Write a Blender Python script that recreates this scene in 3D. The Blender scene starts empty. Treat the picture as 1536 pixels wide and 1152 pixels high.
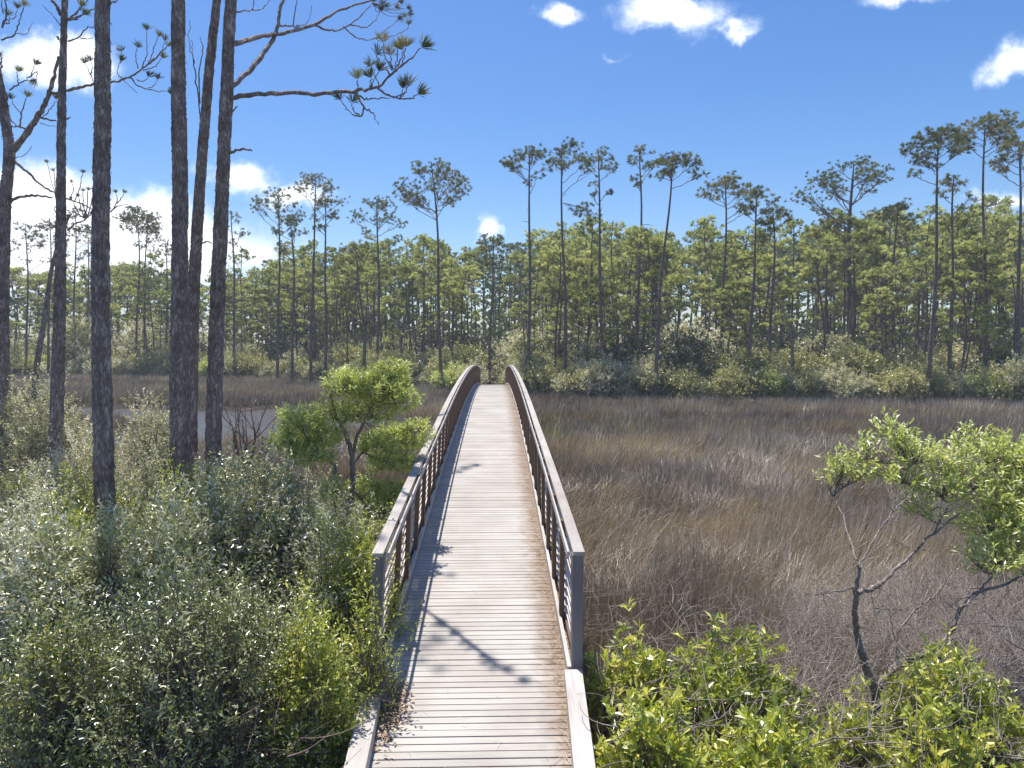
import bpy, math, random
import numpy as np

PI = math.pi
R = math.radians
scene = bpy.context.scene
COL = scene.collection

# ------------------------------------------------------------------ camera
F = 1040.0                      # focal length in pixels of the 1536 px photograph
CAMZ = 4.8
TH = math.atan(64 / F)          # downward pitch
cam_d = bpy.data.cameras.new("camera")
cam = bpy.data.objects.new("camera", cam_d)
COL.objects.link(cam)
cam_d.sensor_width = 36.0
cam_d.lens = 36.0 * F / 1536.0
cam_d.clip_start = 0.05
cam_d.clip_end = 3000
cam.location = (0, 0, CAMZ)
cam.rotation_euler = (PI / 2 - TH, 0, 0)
scene.camera = cam

# ------------------------------------------------------------------ sun + sky
SUN = np.array([-0.17, 0.34, 1.0]); SUN /= np.linalg.norm(SUN)
elev = math.asin(SUN[2]); azim = math.atan2(SUN[0], SUN[1])
sd = bpy.data.lights.new("sun", 'SUN'); sd.energy = 4.3; sd.angle = R(0.55); sd.color = (1.0, 0.955, 0.88)
so = bpy.data.objects.new("sun", sd); COL.objects.link(so)
from mathutils import Vector
so.rotation_euler = Vector(SUN).to_track_quat('Z', 'Y').to_euler()

world = bpy.data.worlds.new("World"); scene.world = world; world.use_nodes = True
nt = world.node_tree; nt.nodes.clear()
N = lambda t: nt.nodes.new(t)
L = lambda a, b: nt.links.new(a, b)
out = N('ShaderNodeOutputWorld')
sky = N('ShaderNodeTexSky'); sky.sky_type = 'NISHITA'; sky.sun_disc = False
sky.sun_elevation = elev; sky.sun_rotation = azim % (2 * PI)
sky.altitude = 0; sky.air_density = 1.0; sky.dust_density = 0.6; sky.ozone_density = 3.0
hs = N('ShaderNodeHueSaturation'); hs.inputs['Saturation'].default_value = 1.30; hs.inputs['Hue'].default_value = 0.507
L(sky.outputs[0], hs.inputs['Color'])
bsky = N('ShaderNodeBackground'); bsky.inputs[1].default_value = 0.096
L(hs.outputs[0], bsky.inputs[0])
tc = N('ShaderNodeTexCoord')
sep = N('ShaderNodeSeparateXYZ'); L(tc.outputs['Generated'], sep.inputs[0])
def math_n(op, a, b=None, c=None, clamp=False):
    m = N('ShaderNodeMath'); m.operation = op; m.use_clamp = clamp
    for i, v in enumerate((a, b, c)):
        if v is None: continue
        if isinstance(v, (int, float)): m.inputs[i].default_value = v
        else: L(v, m.inputs[i])
    return m.outputs[0]
ym = math_n('MAXIMUM', sep.outputs[1], 0.02)
uu = math_n('DIVIDE', sep.outputs[0], ym)
ww = math_n('DIVIDE', sep.outputs[2], ym)
cmb = N('ShaderNodeCombineXYZ'); L(uu, cmb.inputs[0]); L(ww, cmb.inputs[1])
# wobble the coordinates so that the clouds get billowed outlines
nz = N('ShaderNodeTexNoise'); nz.inputs['Scale'].default_value = 9.0; nz.inputs['Detail'].default_value = 8; nz.inputs['Roughness'].default_value = 0.62
L(cmb.outputs[0], nz.inputs['Vector'])
sub = N('ShaderNodeVectorMath'); sub.operation = 'SUBTRACT'; L(nz.outputs['Color'], sub.inputs[0]); sub.inputs[1].default_value = (.5, .5, .5)
scl = N('ShaderNodeVectorMath'); scl.operation = 'MULTIPLY'; L(sub.outputs[0], scl.inputs[0]); scl.inputs[1].default_value = (.16, .11, 0)
add = N('ShaderNodeVectorMath'); add.operation = 'ADD'; L(cmb.outputs[0], add.inputs[0]); L(scl.outputs[0], add.inputs[1])
# clouds: centre px, py, half width, half height (directions of the photograph), strength
CL = [(70, 90, 115, 50, 1.4), (110, 75, 60, 44, 1.4), (75, 312, 150, 76, 1.7), (40, 395, 170, 70, 1.5), (190, 335, 130, 74, 1.5), (260, 375, 160, 74, 1.4), (370, 365, 100, 60, .9),
      (365, 262, 66, 34, 1.2), (450, 292, 84, 32, 1.2), (733, 342, 26, 34, 1.1), (840, 26, 44, 26, 1.1), (1010, 10, 100, 36, 1.2),
      (1090, 34, 70, 16, .8), (1350, -2, 70, 16, .9), (1515, 100, 62, 34, 1.05), (1505, 296, 80, 22, .75), (925, 78, 30, 8, .4)]
acc = None
for (px, py, a, b, s) in CL:
    u0 = (px - 768) / F; v = (576 - py) / F
    dy = math.cos(TH) + v * math.sin(TH); dz = -math.sin(TH) + v * math.cos(TH)
    u0 /= dy; w0 = dz / dy
    s1 = N('ShaderNodeVectorMath'); s1.operation = 'SUBTRACT'; L(add.outputs[0], s1.inputs[0]); s1.inputs[1].default_value = (u0, w0, 0)
    s2 = N('ShaderNodeVectorMath'); s2.operation = 'MULTIPLY'; L(s1.outputs[0], s2.inputs[0]); s2.inputs[1].default_value = (F / a, F / b, 0)
    ln = N('ShaderNodeVectorMath'); ln.operation = 'LENGTH'; L(s2.outputs[0], ln.inputs[0])
    m = math_n('MULTIPLY', math_n('SUBTRACT', 1.0, ln.outputs['Value']), s)
    acc = m if acc is None else math_n('MAXIMUM', acc, m)
fine = N('ShaderNodeTexNoise'); fine.inputs['Scale'].default_value = 15; fine.inputs['Detail'].default_value = 9; fine.inputs['Roughness'].default_value = .6
L(cmb.outputs[0], fine.inputs['Vector'])
dens = math_n('ADD', acc, math_n('MULTIPLY', math_n('SUBTRACT', fine.outputs[0], .5), 1.15))
ramp = N('ShaderNodeMapRange'); ramp.interpolation_type = 'SMOOTHSTEP'
ramp.inputs['From Min'].default_value = -0.05; ramp.inputs['From Max'].default_value = 1.0
L(dens, ramp.inputs['Value'])
front = math_n('GREATER_THAN', sep.outputs[1], 0.03)
cfac = math_n('MULTIPLY', ramp.outputs[0], front)
cfac = math_n('MULTIPLY', cfac, 0.97)
shade = N('ShaderNodeValToRGB'); shade.color_ramp.elements[0].color = (.66, .76, .90, 1); shade.color_ramp.elements[1].color = (.93, .96, .99, 1)
shade.color_ramp.elements[0].position = .15; shade.color_ramp.elements[1].position = .62
L(dens, shade.inputs[0])
bcl = N('ShaderNodeBackground'); L(shade.outputs[0], bcl.inputs[0]); bcl.inputs[1].default_value = 0.98
mx = N('ShaderNodeMixShader'); L(cfac, mx.inputs[0]); L(bsky.outputs[0], mx.inputs[1]); L(bcl.outputs[0], mx.inputs[2])
L(mx.outputs[0], out.inputs[0])

scene.view_settings.view_transform = 'Standard'
scene.view_settings.look = 'None'
scene.view_settings.exposure = 0.70
scene.view_settings.gamma = 1.0
scene.render.engine = 'CYCLES'
scene.cycles.max_bounces = 6
scene.cycles.diffuse_bounces = 3
scene.cycles.glossy_bounces = 2
scene.cycles.transmission_bounces = 3
scene.cycles.transparent_max_bounces = 4
scene.cycles.sample_clamp_indirect = 4.0

# ------------------------------------------------------------------ helpers
def ray(px, py):
    u = (px - 768) / F; v = (576 - py) / F
    return np.array([u, math.cos(TH) + v * math.sin(TH), -math.sin(TH) + v * math.cos(TH)])
def at(px, py, Y):
    """world point seen at photograph pixel px, py at distance Y"""
    d = ray(px, py)
    return np.array([0, 0, CAMZ]) + d * (Y / d[1])
def topix(x, y, z):
    z = z - CAMZ
    f = y * math.cos(TH) - z * math.sin(TH); up = y * math.sin(TH) + z * math.cos(TH)
    return 768 + F * x / f, 576 - F * up / f

def nrm(v):
    return v / np.maximum(np.linalg.norm(v, axis=-1, keepdims=True), 1e-9)

class MB:
    def __init__(s):
        s.v = []; s.q = []; s.t = []; s.a = []; s.n = 0; s.mi = []
    def add(s, v, q=None, t=None, a=0.5):
        v = np.asarray(v, dtype=np.float32).reshape(-1, 3)
        if np.isscalar(a): a = np.full(len(v), a, dtype=np.float32)
        s.v.append(v); s.a.append(np.asarray(a, dtype=np.float32))
        if q is not None and len(q): s.q.append(np.asarray(q, dtype=np.int64) + s.n)
        if t is not None and len(t): s.t.append(np.asarray(t, dtype=np.int64) + s.n)
        s.n += len(v)
    def tube(s, P, rad, k=6, a=0.5, cap=True, rough=0.0, rng=None):
        P = np.asarray(P, dtype=float); n = len(P)
        rad = np.broadcast_to(np.asarray(rad, dtype=float), (n,))
        T = nrm(np.gradient(P, axis=0))
        ref = np.array([1.0, 0.13, 0.07]) if abs(T[:, 0]).mean() < .8 else np.array([0.1, 0.05, 1.0])
        A = nrm(np.cross(T, ref)); B = np.cross(T, A)
        th = np.arange(k) * 2 * PI / k
        rr = rad[:, None] * np.ones((n, k))
        if rough and rng is not None: rr = rr * (1 + rough * rng.standard_normal((n, k)))
        V = P[:, None, :] + rr[:, :, None] * (np.cos(th)[None, :, None] * A[:, None, :] + np.sin(th)[None, :, None] * B[:, None, :])
        i = np.arange(n - 1)[:, None] * k; j = np.arange(k)[None, :]; j2 = (j + 1) % k
        q = np.stack([i + j, i + j2, i + k + j2, i + k + j], -1).reshape(-1, 4)
        s.add(V.reshape(-1, 3), q=q, a=a)
        if cap:
            s.add(np.vstack([V[-1], P[-1] + T[-1] * rad[-1] * .5]), t=np.stack([np.arange(k), (np.arange(k) + 1) % k, np.full(k, k)], -1), a=a)
            s.add(np.vstack([V[0], P[0]]), t=np.stack([(np.arange(k) + 1) % k, np.arange(k), np.full(k, k)], -1), a=a)
    def box(s, x0, x1, y0, y1, z0, z1, a=0.5):
        v = [(x, y, z) for z in (z0, z1) for y in (y0, y1) for x in (x0, x1)]
        s.add(v, q=[(0, 2, 3, 1), (4, 5, 7, 6), (0, 1, 5, 4), (2, 6, 7, 3), (0, 4, 6, 2), (1, 3, 7, 5)], a=a)
    def build(s, name, mat, parent=None, smooth=False, loc=None):
        me = bpy.data.meshes.new(name)
        V = np.concatenate(s.v); A = np.concatenate(s.a)
        q = np.concatenate(s.q) if s.q else np.zeros((0, 4), int)
        t = np.concatenate(s.t) if s.t else np.zeros((0, 3), int)
        me.vertices.add(len(V)); me.vertices.foreach_set('co', V.astype(np.float32).ravel())
        li = np.concatenate([q.ravel(), t.ravel()]).astype(np.int32)
        me.loops.add(len(li)); me.loops.foreach_set('vertex_index', li)
        ls = np.concatenate([np.arange(len(q)) * 4, len(q) * 4 + np.arange(len(t)) * 3]).astype(np.int32)
        me.polygons.add(len(ls)); me.polygons.foreach_set('loop_start', ls)
        me.polygons.foreach_set('use_smooth', np.full(len(ls), bool(smooth)))
        me.update(calc_edges=True)
        at_ = me.attributes.new('rnd', 'FLOAT', 'POINT'); at_.data.foreach_set('value', A)
        if mat is not None: me.materials.append(mat)
        o = bpy.data.objects.new(name, me); COL.objects.link(o)
        if parent is not None: o.parent = parent
        if loc is not None: o.location = loc
        return o

def thing(name, label, cat, loc=(0, 0, 0), group=None, rz=0):
    o = bpy.data.objects.new(name, None); COL.objects.link(o)
    o.location = [float(c) for c in loc]; o.rotation_euler = (0, 0, rz); o.empty_display_size = .2
    tag(o, label, cat, group); return o
def tag(o, label=None, cat=None, group=None, kind=None):
    if label: o['label'] = label
    if cat: o['category'] = cat
    if group: o['group'] = group
    if kind: o['kind'] = kind
    return o
def dup(root, loc, rz, s, label, group=None):
    r = root.copy(); COL.objects.link(r); r.location = [float(c) for c in loc]; r.rotation_euler = (0, 0, rz)
    r.scale = (s, s, s) if np.isscalar(s) else s
    r['label'] = label
    if group: r['group'] = group
    for ch in list(root.children):
        c = ch.copy(); COL.objects.link(c); c.parent = r
    return r

def leaves(mb, P, D, Nn, Ln, Wd, a, fold=0.25):
    """folded leaf blades: one quad each (base, side, tip, side)"""
    n = len(P); D = nrm(D); S = nrm(np.cross(D, Nn)); U = np.cross(S, D)
    Ln = np.broadcast_to(Ln, (n,))[:, None]; Wd = np.broadcast_to(Wd, (n,))[:, None]
    b = P; m = P + D * Ln * .55 + U * Wd * fold
    l_ = m - S * Wd * .5; r_ = m + S * Wd * .5; t = P + D * Ln
    V = np.stack([b, l_, t, r_], 1).reshape(-1, 3)
    i = np.arange(n)[:, None] * 4
    mb.add(V, t=np.concatenate([i + [0, 2, 1], i + [0, 3, 2]]), a=np.repeat(a, 4))

def tufts(mb, P, D, k, ln, wd, rng, spread=0.85, a0=None):
    """brushes of pine needles at points P pointing along D"""
    n = len(P); D = nrm(D)
    PP = np.repeat(P, k, 0)
    dd = nrm(np.repeat(D, k, 0) + nrm(rng.standard_normal((n * k, 3))) * spread * rng.uniform(.5, 1.25, (n * k, 1)))
    S = nrm(np.cross(dd, nrm(rng.standard_normal((n * k, 3)))))
    l_ = ln * rng.uniform(.7, 1.1, (n * k, 1))
    b = PP + dd * l_ * .06
    m = PP + dd * l_ * .55
    droop = np.array([0, 0, -.10]) * l_
    V = np.stack([b, m - S * wd * .5, PP + dd * l_ + droop, m + S * wd * .5], 1).reshape(-1, 3)
    i = np.arange(n * k)[:, None] * 4
    base = np.repeat(rng.uniform(0, 1, n) if a0 is None else a0, k)
    aa = np.clip(base + rng.uniform(-.15, .15, n * k), 0, 1)
    mb.add(V, t=np.concatenate([i + [0, 2, 1], i + [0, 3, 2]]), a=np.repeat(aa, 4))

def bez(a, b, c, n):
    t = np.linspace(0, 1, n)[:, None]
    return (1 - t) ** 2 * a + 2 * t * (1 - t) * b + t * t * c
def spline(pts, n):
    """smooth resample of a polyline (Catmull-Rom)"""
    P = np.asarray(pts, float)
    if len(P) < 3: return P[0] + (P[-1] - P[0]) * np.linspace(0, 1, n)[:, None]
    Q = np.vstack([2 * P[0] - P[1], P, 2 * P[-1] - P[-2]])
    m = len(P) - 1; o = []
    for t in np.linspace(0, m, n):
        i = min(int(t), m - 1); f = t - i
        p0, p1, p2, p3 = Q[i], Q[i + 1], Q[i + 2], Q[i + 3]
        o.append(.5 * ((2 * p1) + (p2 - p0) * f + (2 * p0 - 5 * p1 + 4 * p2 - p3) * f * f + (3 * p1 - p0 - 3 * p2 + p3) * f ** 3))
    return np.array(o)

# ------------------------------------------------------------------ materials
def new_mat(name):
    m = bpy.data.materials.new(name); m.use_nodes = True
    t = m.node_tree; t.nodes.clear(); return m, t
def ramp_node(t, stops):
    r = t.nodes.new('ShaderNodeValToRGB'); e = r.color_ramp.elements
    while len(e) > 1: e.remove(e[-1])
    e[0].position = stops[0][0]; e[0].color = (*stops[0][1], 1)
    for p, c in stops[1:]:
        x = e.new(p); x.color = (*c, 1)
    return r
def foliage_mat(name, stops, trans=0.35, gloss=0.12, rough=0.45, tcol=1.3, pos_scale=.6):
    """leaf: diffuse + light passing through + a waxy gloss; colour varies per leaf and per clump"""
    m, t = new_mat(name); lk = t.links.new
    at_ = t.nodes.new('ShaderNodeAttribute'); at_.attribute_name = 'rnd'
    oi = t.nodes.new('ShaderNodeObjectInfo')
    geo = t.nodes.new('ShaderNodeNewGeometry')
    nz = t.nodes.new('ShaderNodeTexNoise'); nz.inputs['Scale'].default_value = pos_scale; nz.inputs['Detail'].default_value = 2
    lk(geo.outputs['Position'], nz.inputs['Vector'])
    a = t.nodes.new('ShaderNodeMath'); a.operation = 'MULTIPLY_ADD'; lk(nz.outputs[0], a.inputs[0]); a.inputs[1].default_value = .7; lk(at_.outputs['Fac'], a.inputs[2])
    b = t.nodes.new('ShaderNodeMath'); b.operation = 'MULTIPLY_ADD'; lk(oi.outputs['Random'], b.inputs[0]); b.inputs[1].default_value = .3; lk(a.outputs[0], b.inputs[2])
    c = t.nodes.new('ShaderNodeMath'); c.operation = 'SUBTRACT'; lk(b.outputs[0], c.inputs[0]); c.inputs[1].default_value = .5; c.use_clamp = True
    r = ramp_node(t, stops); lk(c.outputs[0], r.inputs[0])
    dif = t.nodes.new('ShaderNodeBsdfDiffuse'); lk(r.outputs[0], dif.inputs[0])
    tr = t.nodes.new('ShaderNodeBsdfTranslucent')
    br = t.nodes.new('ShaderNodeMix'); br.data_type = 'RGBA'; br.blend_type = 'MULTIPLY'; br.inputs[0].default_value = 1
    lk(r.outputs[0], br.inputs[6]); br.inputs[7].default_value = (tcol, tcol * 1.0, tcol * .72, 1); lk(br.outputs[2], tr.inputs[0])
    m1 = t.nodes.new('ShaderNodeMixShader'); m1.inputs[0].default_value = trans; lk(dif.outputs[0], m1.inputs[1]); lk(tr.outputs[0], m1.inputs[2])
    gl = t.nodes.new('ShaderNodeBsdfGlossy'); gl.inputs['Roughness'].default_value = rough; gl.inputs[0].default_value = (1, 1, .97, 1)
    m2 = t.nodes.new('ShaderNodeMixShader'); m2.inputs[0].default_value = gloss; lk(m1.outputs[0], m2.inputs[1]); lk(gl.outputs[0], m2.inputs[2])
    o = t.nodes.new('ShaderNodeOutputMaterial'); lk(m2.outputs[0], o.inputs[0])
    return m
def bark_mat(name, dark, light, scale=1.0, bump=.6):
    m, t = new_mat(name); lk = t.links.new
    tcn = t.nodes.new('ShaderNodeTexCoord'); mp = t.nodes.new('ShaderNodeMapping'); mp.inputs['Scale'].default_value = (scale, scale, scale * .33)
    lk(tcn.outputs['Object'], mp.inputs[0])
    vo = t.nodes.new('ShaderNodeTexVoronoi'); vo.feature = 'DISTANCE_TO_EDGE'; vo.inputs['Scale'].default_value = 16
    wn = t.nodes.new('ShaderNodeTexNoise'); wn.inputs['Scale'].default_value = 10; wn.inputs['Detail'].default_value = 6
    lk(mp.outputs[0], wn.inputs['Vector'])
    mixv = t.nodes.new('ShaderNodeMix'); mixv.data_type = 'VECTOR'; mixv.inputs[0].default_value = .3
    lk(mp.outputs[0], mixv.inputs[4]); lk(wn.outputs['Color'], mixv.inputs[5]); lk(mixv.outputs[1], vo.inputs['Vector'])
    r = ramp_node(t, [(0, tuple(c * .7 for c in dark)), (.10, dark), (.45, light)]); lk(vo.outputs[0], r.inputs[0])
    n2 = t.nodes.new('ShaderNodeTexNoise'); n2.inputs['Scale'].default_value = 5; n2.inputs['Detail'].default_value = 5; lk(tcn.outputs['Object'], n2.inputs['Vector'])
    mx = t.nodes.new('ShaderNodeMix'); mx.data_type = 'RGBA'; mx.blend_type = 'MULTIPLY'; mx.inputs[0].default_value = .8
    r2 = ramp_node(t, [(.3, (.5, .46, .45)), (.7, (1.25, 1.2, 1.2))]); lk(n2.outputs[0], r2.inputs[0])
    lk(r.outputs[0], mx.inputs[6]); lk(r2.outputs[0], mx.inputs[7])
    bp = t.nodes.new('ShaderNodeBump'); bp.inputs['Strength'].default_value = bump; bp.inputs['Distance'].default_value = .03
    ad = t.nodes.new('ShaderNodeMath'); ad.operation = 'ADD'; lk(vo.outputs[0], ad.inputs[0]); lk(wn.outputs[0], ad.inputs[1]); lk(ad.outputs[0], bp.inputs['Height'])
    p = t.nodes.new('ShaderNodeBsdfPrincipled'); p.inputs['Roughness'].default_value = .9; p.inputs['Specular IOR Level'].default_value = .2
    lk(mx.outputs[2], p.inputs['Base Color']); lk(bp.outputs[0], p.inputs['Normal'])
    o = t.nodes.new('ShaderNodeOutputMaterial'); lk(p.outputs[0], o.inputs[0]); return m
def wood_mat(name, c0, c1, grain_axis=0, rough=.75, var=.35, stain=None):
    """weathered timber: grain along one axis, per-board tone from 'rnd'"""
    m, t = new_mat(name); lk = t.links.new
    tcn = t.nodes.new('ShaderNodeTexCoord'); mp = t.nodes.new('ShaderNodeMapping')
    sc = [40, 40, 40]; sc[grain_axis] = 1.6; mp.inputs['Scale'].default_value = sc
    lk(tcn.outputs['Object'], mp.inputs[0])
    at_ = t.nodes.new('ShaderNodeAttribute'); at_.attribute_name = 'rnd'
    nz = t.nodes.new('ShaderNodeTexNoise'); nz.noise_dimensions = '4D'; nz.inputs['Scale'].default_value = 1; nz.inputs['Detail'].default_value = 6; nz.inputs['Roughness'].default_value = .65
    lk(mp.outputs[0], nz.inputs['Vector'])
    w = t.nodes.new('ShaderNodeMath'); w.operation = 'MULTIPLY'; lk(at_.outputs['Fac'], w.inputs[0]); w.inputs[1].default_value = 37.0; lk(w.outputs[0], nz.inputs['W'])
    r = ramp_node(t, [(.25, c0), (.7, c1)]); lk(nz.outputs[0], r.inputs[0])
    r2 = ramp_node(t, [(0, (1 - var, 1 - var, 1 - var)), (1, (1 + var * .5, 1 + var * .45, 1 + var * .4))]); lk(at_.outputs['Fac'], r2.inputs[0])
    mx = t.nodes.new('ShaderNodeMix'); mx.data_type = 'RGBA'; mx.blend_type = 'MULTIPLY'; mx.inputs[0].default_value = 1
    lk(r.outputs[0], mx.inputs[6]); lk(r2.outputs[0], mx.inputs[7])
    big = t.nodes.new('ShaderNodeTexNoise'); big.inputs['Scale'].default_value = 1.3; big.inputs['Detail'].default_value = 5; lk(tcn.outputs['Object'], big.inputs['Vector'])
    r3 = ramp_node(t, [(.3, (.84, .80, .77)), (.6, (1.04, 1.03, 1.02))]); lk(big.outputs[0], r3.inputs[0])
    mx2 = t.nodes.new('ShaderNodeMix'); mx2.data_type = 'RGBA'; mx2.blend_type = 'MULTIPLY'; mx2.inputs[0].default_value = .9
    lk(mx.outputs[2], mx2.inputs[6]); lk(r3.outputs[0], mx2.inputs[7])
    colour = mx2.outputs[2]
    if stain:
        sx = t.nodes.new('ShaderNodeSeparateXYZ'); lk(tcn.outputs['Object'], sx.inputs[0])
        e = t.nodes.new('ShaderNodeMapRange'); e.inputs['From Min'].default_value = stain[0]; e.inputs['From Max'].default_value = stain[1]
        n3 = t.nodes.new('ShaderNodeTexNoise'); n3.inputs['Scale'].default_value = 7; n3.inputs['Detail'].default_value = 5; lk(tcn.outputs['Object'], n3.inputs['Vector'])
        q = t.nodes.new('ShaderNodeMath'); q.operation = 'MULTIPLY_ADD'; lk(n3.outputs[0], q.inputs[0]); q.inputs[1].default_value = .45; lk(sx.outputs[0], q.inputs[2])
        lk(q.outputs[0], e.inputs['Value'])
        mx3 = t.nodes.new('ShaderNodeMix'); mx3.data_type = 'RGBA'; mx3.blend_type = 'MULTIPLY'; mx3.inputs[7].default_value = (.62, .50, .42, 1)
        lk(e.outputs[0], mx3.inputs[0]); lk(colour, mx3.inputs[6]); colour = mx3.outputs[2]
    bp = t.nodes.new('ShaderNodeBump'); bp.inputs['Strength'].default_value = .35; bp.inputs['Distance'].default_value = .01; lk(nz.outputs[0], bp.inputs['Height'])
    p = t.nodes.new('ShaderNodeBsdfPrincipled'); p.inputs['Roughness'].default_value = rough; p.inputs['Specular IOR Level'].default_value = .25
    lk(colour, p.inputs['Base Color']); lk(bp.outputs[0], p.inputs['Normal'])
    o = t.nodes.new('ShaderNodeOutputMaterial'); lk(p.outputs[0], o.inputs[0]); return m

M_deck = wood_mat('deck_wood', (.378, .35, .32), (.512, .488, .452), 0, var=.09, stain=(.75, 1.05))
M_kerb = wood_mat('kerb_wood', (.36, .335, .31), (.56, .53, .505), 1, var=.1)
M_cap = wood_mat('cap_wood', (.33, .30, .27), (.49, .455, .42), 1, var=.1)
M_post = wood_mat('post_wood', (.12, .08, .055), (.24, .165, .12), 2, var=.25)
M_shaded_post = wood_mat('shaded_post_wood', (.13, .12, .13), (.27, .26, .27), 2, var=.1)  # shade on the end posts' near face is put into this dark bluish tone
M_rod = wood_mat('rod_wood', (.55, .47, .43), (.78, .70, .66), 1, var=.2)  # pale tone stands in for sunlit slats, brightness put into the colour
M_bark = bark_mat('pine_bark', (.32, .255, .22), (.64, .555, .50), scale=.8, bump=.8)
M_barkfar = bark_mat('far_pine_bark', (.19, .155, .135), (.40, .335, .30), scale=.6, bump=.3)
M_twig = bark_mat('grey_twig', (.22, .19, .165), (.46, .41, .36), scale=3, bump=.2)
M_pale = bark_mat('bleached_twig', (.30, .26, .23), (.55, .49, .45), scale=3, bump=.2)
M_pinkt = bark_mat('reddish_twig', (.30, .21, .18), (.58, .46, .41), scale=3, bump=.2)
M_needle_near = foliage_mat('needles_near', [(0, (.07, .085, .03)), (.5, (.15, .16, .055)), (.85, (.27, .25, .09)), (1, (.34, .26, .12))], trans=.35, gloss=.08)
M_needle_hero = foliage_mat('needles_hero', [(0, (.065, .085, .035)), (.45, (.14, .165, .055)), (.8, (.25, .26, .095)), (1, (.31, .25, .12))], trans=.3, gloss=.06, pos_scale=.3)
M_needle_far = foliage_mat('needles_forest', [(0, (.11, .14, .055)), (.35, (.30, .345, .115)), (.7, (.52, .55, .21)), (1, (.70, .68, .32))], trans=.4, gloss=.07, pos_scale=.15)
M_silver = foliage_mat('leaves_silver', [(0, (.13, .15, .05)), (.35, (.31, .335, .14)), (.7, (.50, .50, .29)), (.88, (.70, .67, .50)), (1, (.90, .85, .75))], trans=.34, gloss=.15, rough=.36, pos_scale=.9)
M_pales = foliage_mat('leaves_pale', [(0, (.24, .24, .13)), (.4, (.46, .45, .29)), (.8, (.66, .63, .47)), (1, (.86, .80, .72))], trans=.38, gloss=.06, rough=.42, pos_scale=.5)
M_lime = foliage_mat('leaves_lime', [(0, (.17, .215, .025)), (.4, (.36, .42, .05)), (.8, (.56, .58, .10)), (1, (.74, .68, .17))], trans=.45, gloss=.08, rough=.42, pos_scale=1.2)
M_brightg = foliage_mat('leaves_bright', [(0, (.24, .28, .07)), (.4, (.45, .51, .13)), (.8, (.65, .68, .27)), (1, (.82, .80, .50))], trans=.45, gloss=.1, pos_scale=1.2)
M_olive = foliage_mat('leaves_olive', [(0, (.15, .165, .05)), (.4, (.33, .33, .11)), (.8, (.50, .48, .20)), (1, (.64, .56, .28))], trans=.35, gloss=.12, pos_scale=.4)
M_myrtle = foliage_mat('leaves_myrtle', [(0, (.09, .115, .03)), (.4, (.235, .27, .08)), (.8, (.43, .44, .19)), (1, (.80, .76, .58))], trans=.36, gloss=.13, rough=.36, pos_scale=.9)
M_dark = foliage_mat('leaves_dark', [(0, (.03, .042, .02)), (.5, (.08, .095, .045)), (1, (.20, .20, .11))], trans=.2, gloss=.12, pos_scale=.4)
M_yel = foliage_mat('leaves_yellow', [(0, (.12, .15, .02)), (.5, (.30, .32, .05)), (1, (.55, .46, .08))], trans=.45, gloss=.12, pos_scale=2)
M_grass = foliage_mat('rush_blades', [(0, (.13, .098, .070)), (.35, (.31, .235, .168)), (.7, (.48, .385, .285)), (.93, (.66, .56, .44)), (1, (.94, .85, .71))], trans=.2, gloss=.05, rough=.5, pos_scale=.22)
M_straw = foliage_mat('straw', [(0, (.16, .095, .055)), (.5, (.36, .25, .16)), (1, (.60, .46, .33))], trans=.2, gloss=.05)
M_reed = foliage_mat('green_reed', [(0, (.12, .16, .03)), (.5, (.26, .30, .06)), (1, (.45, .42, .12))], trans=.4, gloss=.1)
M_wood_far = foliage_mat('far_wood_leaves', [(0, (.05, .075, .03)), (.5, (.13, .17, .06)), (1, (.23, .27, .11))], trans=.3, gloss=.04, pos_scale=.1)

# ------------------------------------------------------------------ ground and water
def shore(u):
    """distance of the far shoreline for a direction u = x / y"""
    px = 768 + F * u
    return np.interp(px, [-600, 0, 300, 420, 560, 640, 740, 800, 1000, 1536, 2300], [84, 84, 82, 78, 66, 61, 57, 55, 50, 47.5, 46])
CRK = [(-80, 53, 5), (-45, 50, 4.5), (-30, 47.5, 4.5), (-20, 44, 6), (-14.5, 41.5, 11.5), (-10, 41, 10.5), (-7, 39, 3.8), (-3, 37, 2.0), (2, 36.5, 1.8), (7, 38.5, 1.9), (11, 39, .9)]
def creek(x, y):
    """> 0 inside the creek"""
    x = np.asarray(x, float); xs = [c[0] for c in CRK]
    cy = np.interp(x, xs, [c[1] for c in CRK]); w = np.interp(x, xs, [c[2] for c in CRK])
    w = np.where(x > 11, 0, w)
    return w - np.abs(y - cy) + .5 * np.sin(x * 1.7) + .3 * np.sin(x * 4.1 + y)
def sines(P, seed, f):
    r = np.random.default_rng(seed); o = 0
    for i in range(6):
        k = r.standard_normal(P.shape[-1]) * f * (1 + .5 * i); o = o + np.sin(P @ k + r.uniform(0, 6.28)) / (1 + .35 * i)
    return o / 3.0
xs = np.unique(np.concatenate([np.linspace(-500, -120, 14), np.linspace(-120, 120, 260), np.linspace(120, 500, 14)]))
ys = np.unique(np.concatenate([np.linspace(-60, -10, 10), np.linspace(-10, 130, 200), np.linspace(130, 700, 20)]))
X, Y = np.meshgrid(xs, ys)
Z = 0.06 * sines(np.stack([X, Y], -1), 3, .5)
ck = creek(X, Y); Z = Z - np.clip(ck / 1.5 + .35, 0, 1) * .75
sh = shore(X / np.maximum(Y, 5)); Z = Z + np.clip((Y - sh) / 8, 0, 1) * .55 * (Y > 5)
nx, ny = len(xs), len(ys)
g = MB(); idx = np.arange(nx * ny).reshape(ny, nx)
g.add(np.stack([X, Y, Z], -1), q=np.stack([idx[:-1, :-1], idx[:-1, 1:], idx[1:, 1:], idx[1:, :-1]], -1).reshape(-1, 4))
m, t = new_mat('marsh_soil'); lk = t.links.new
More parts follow.
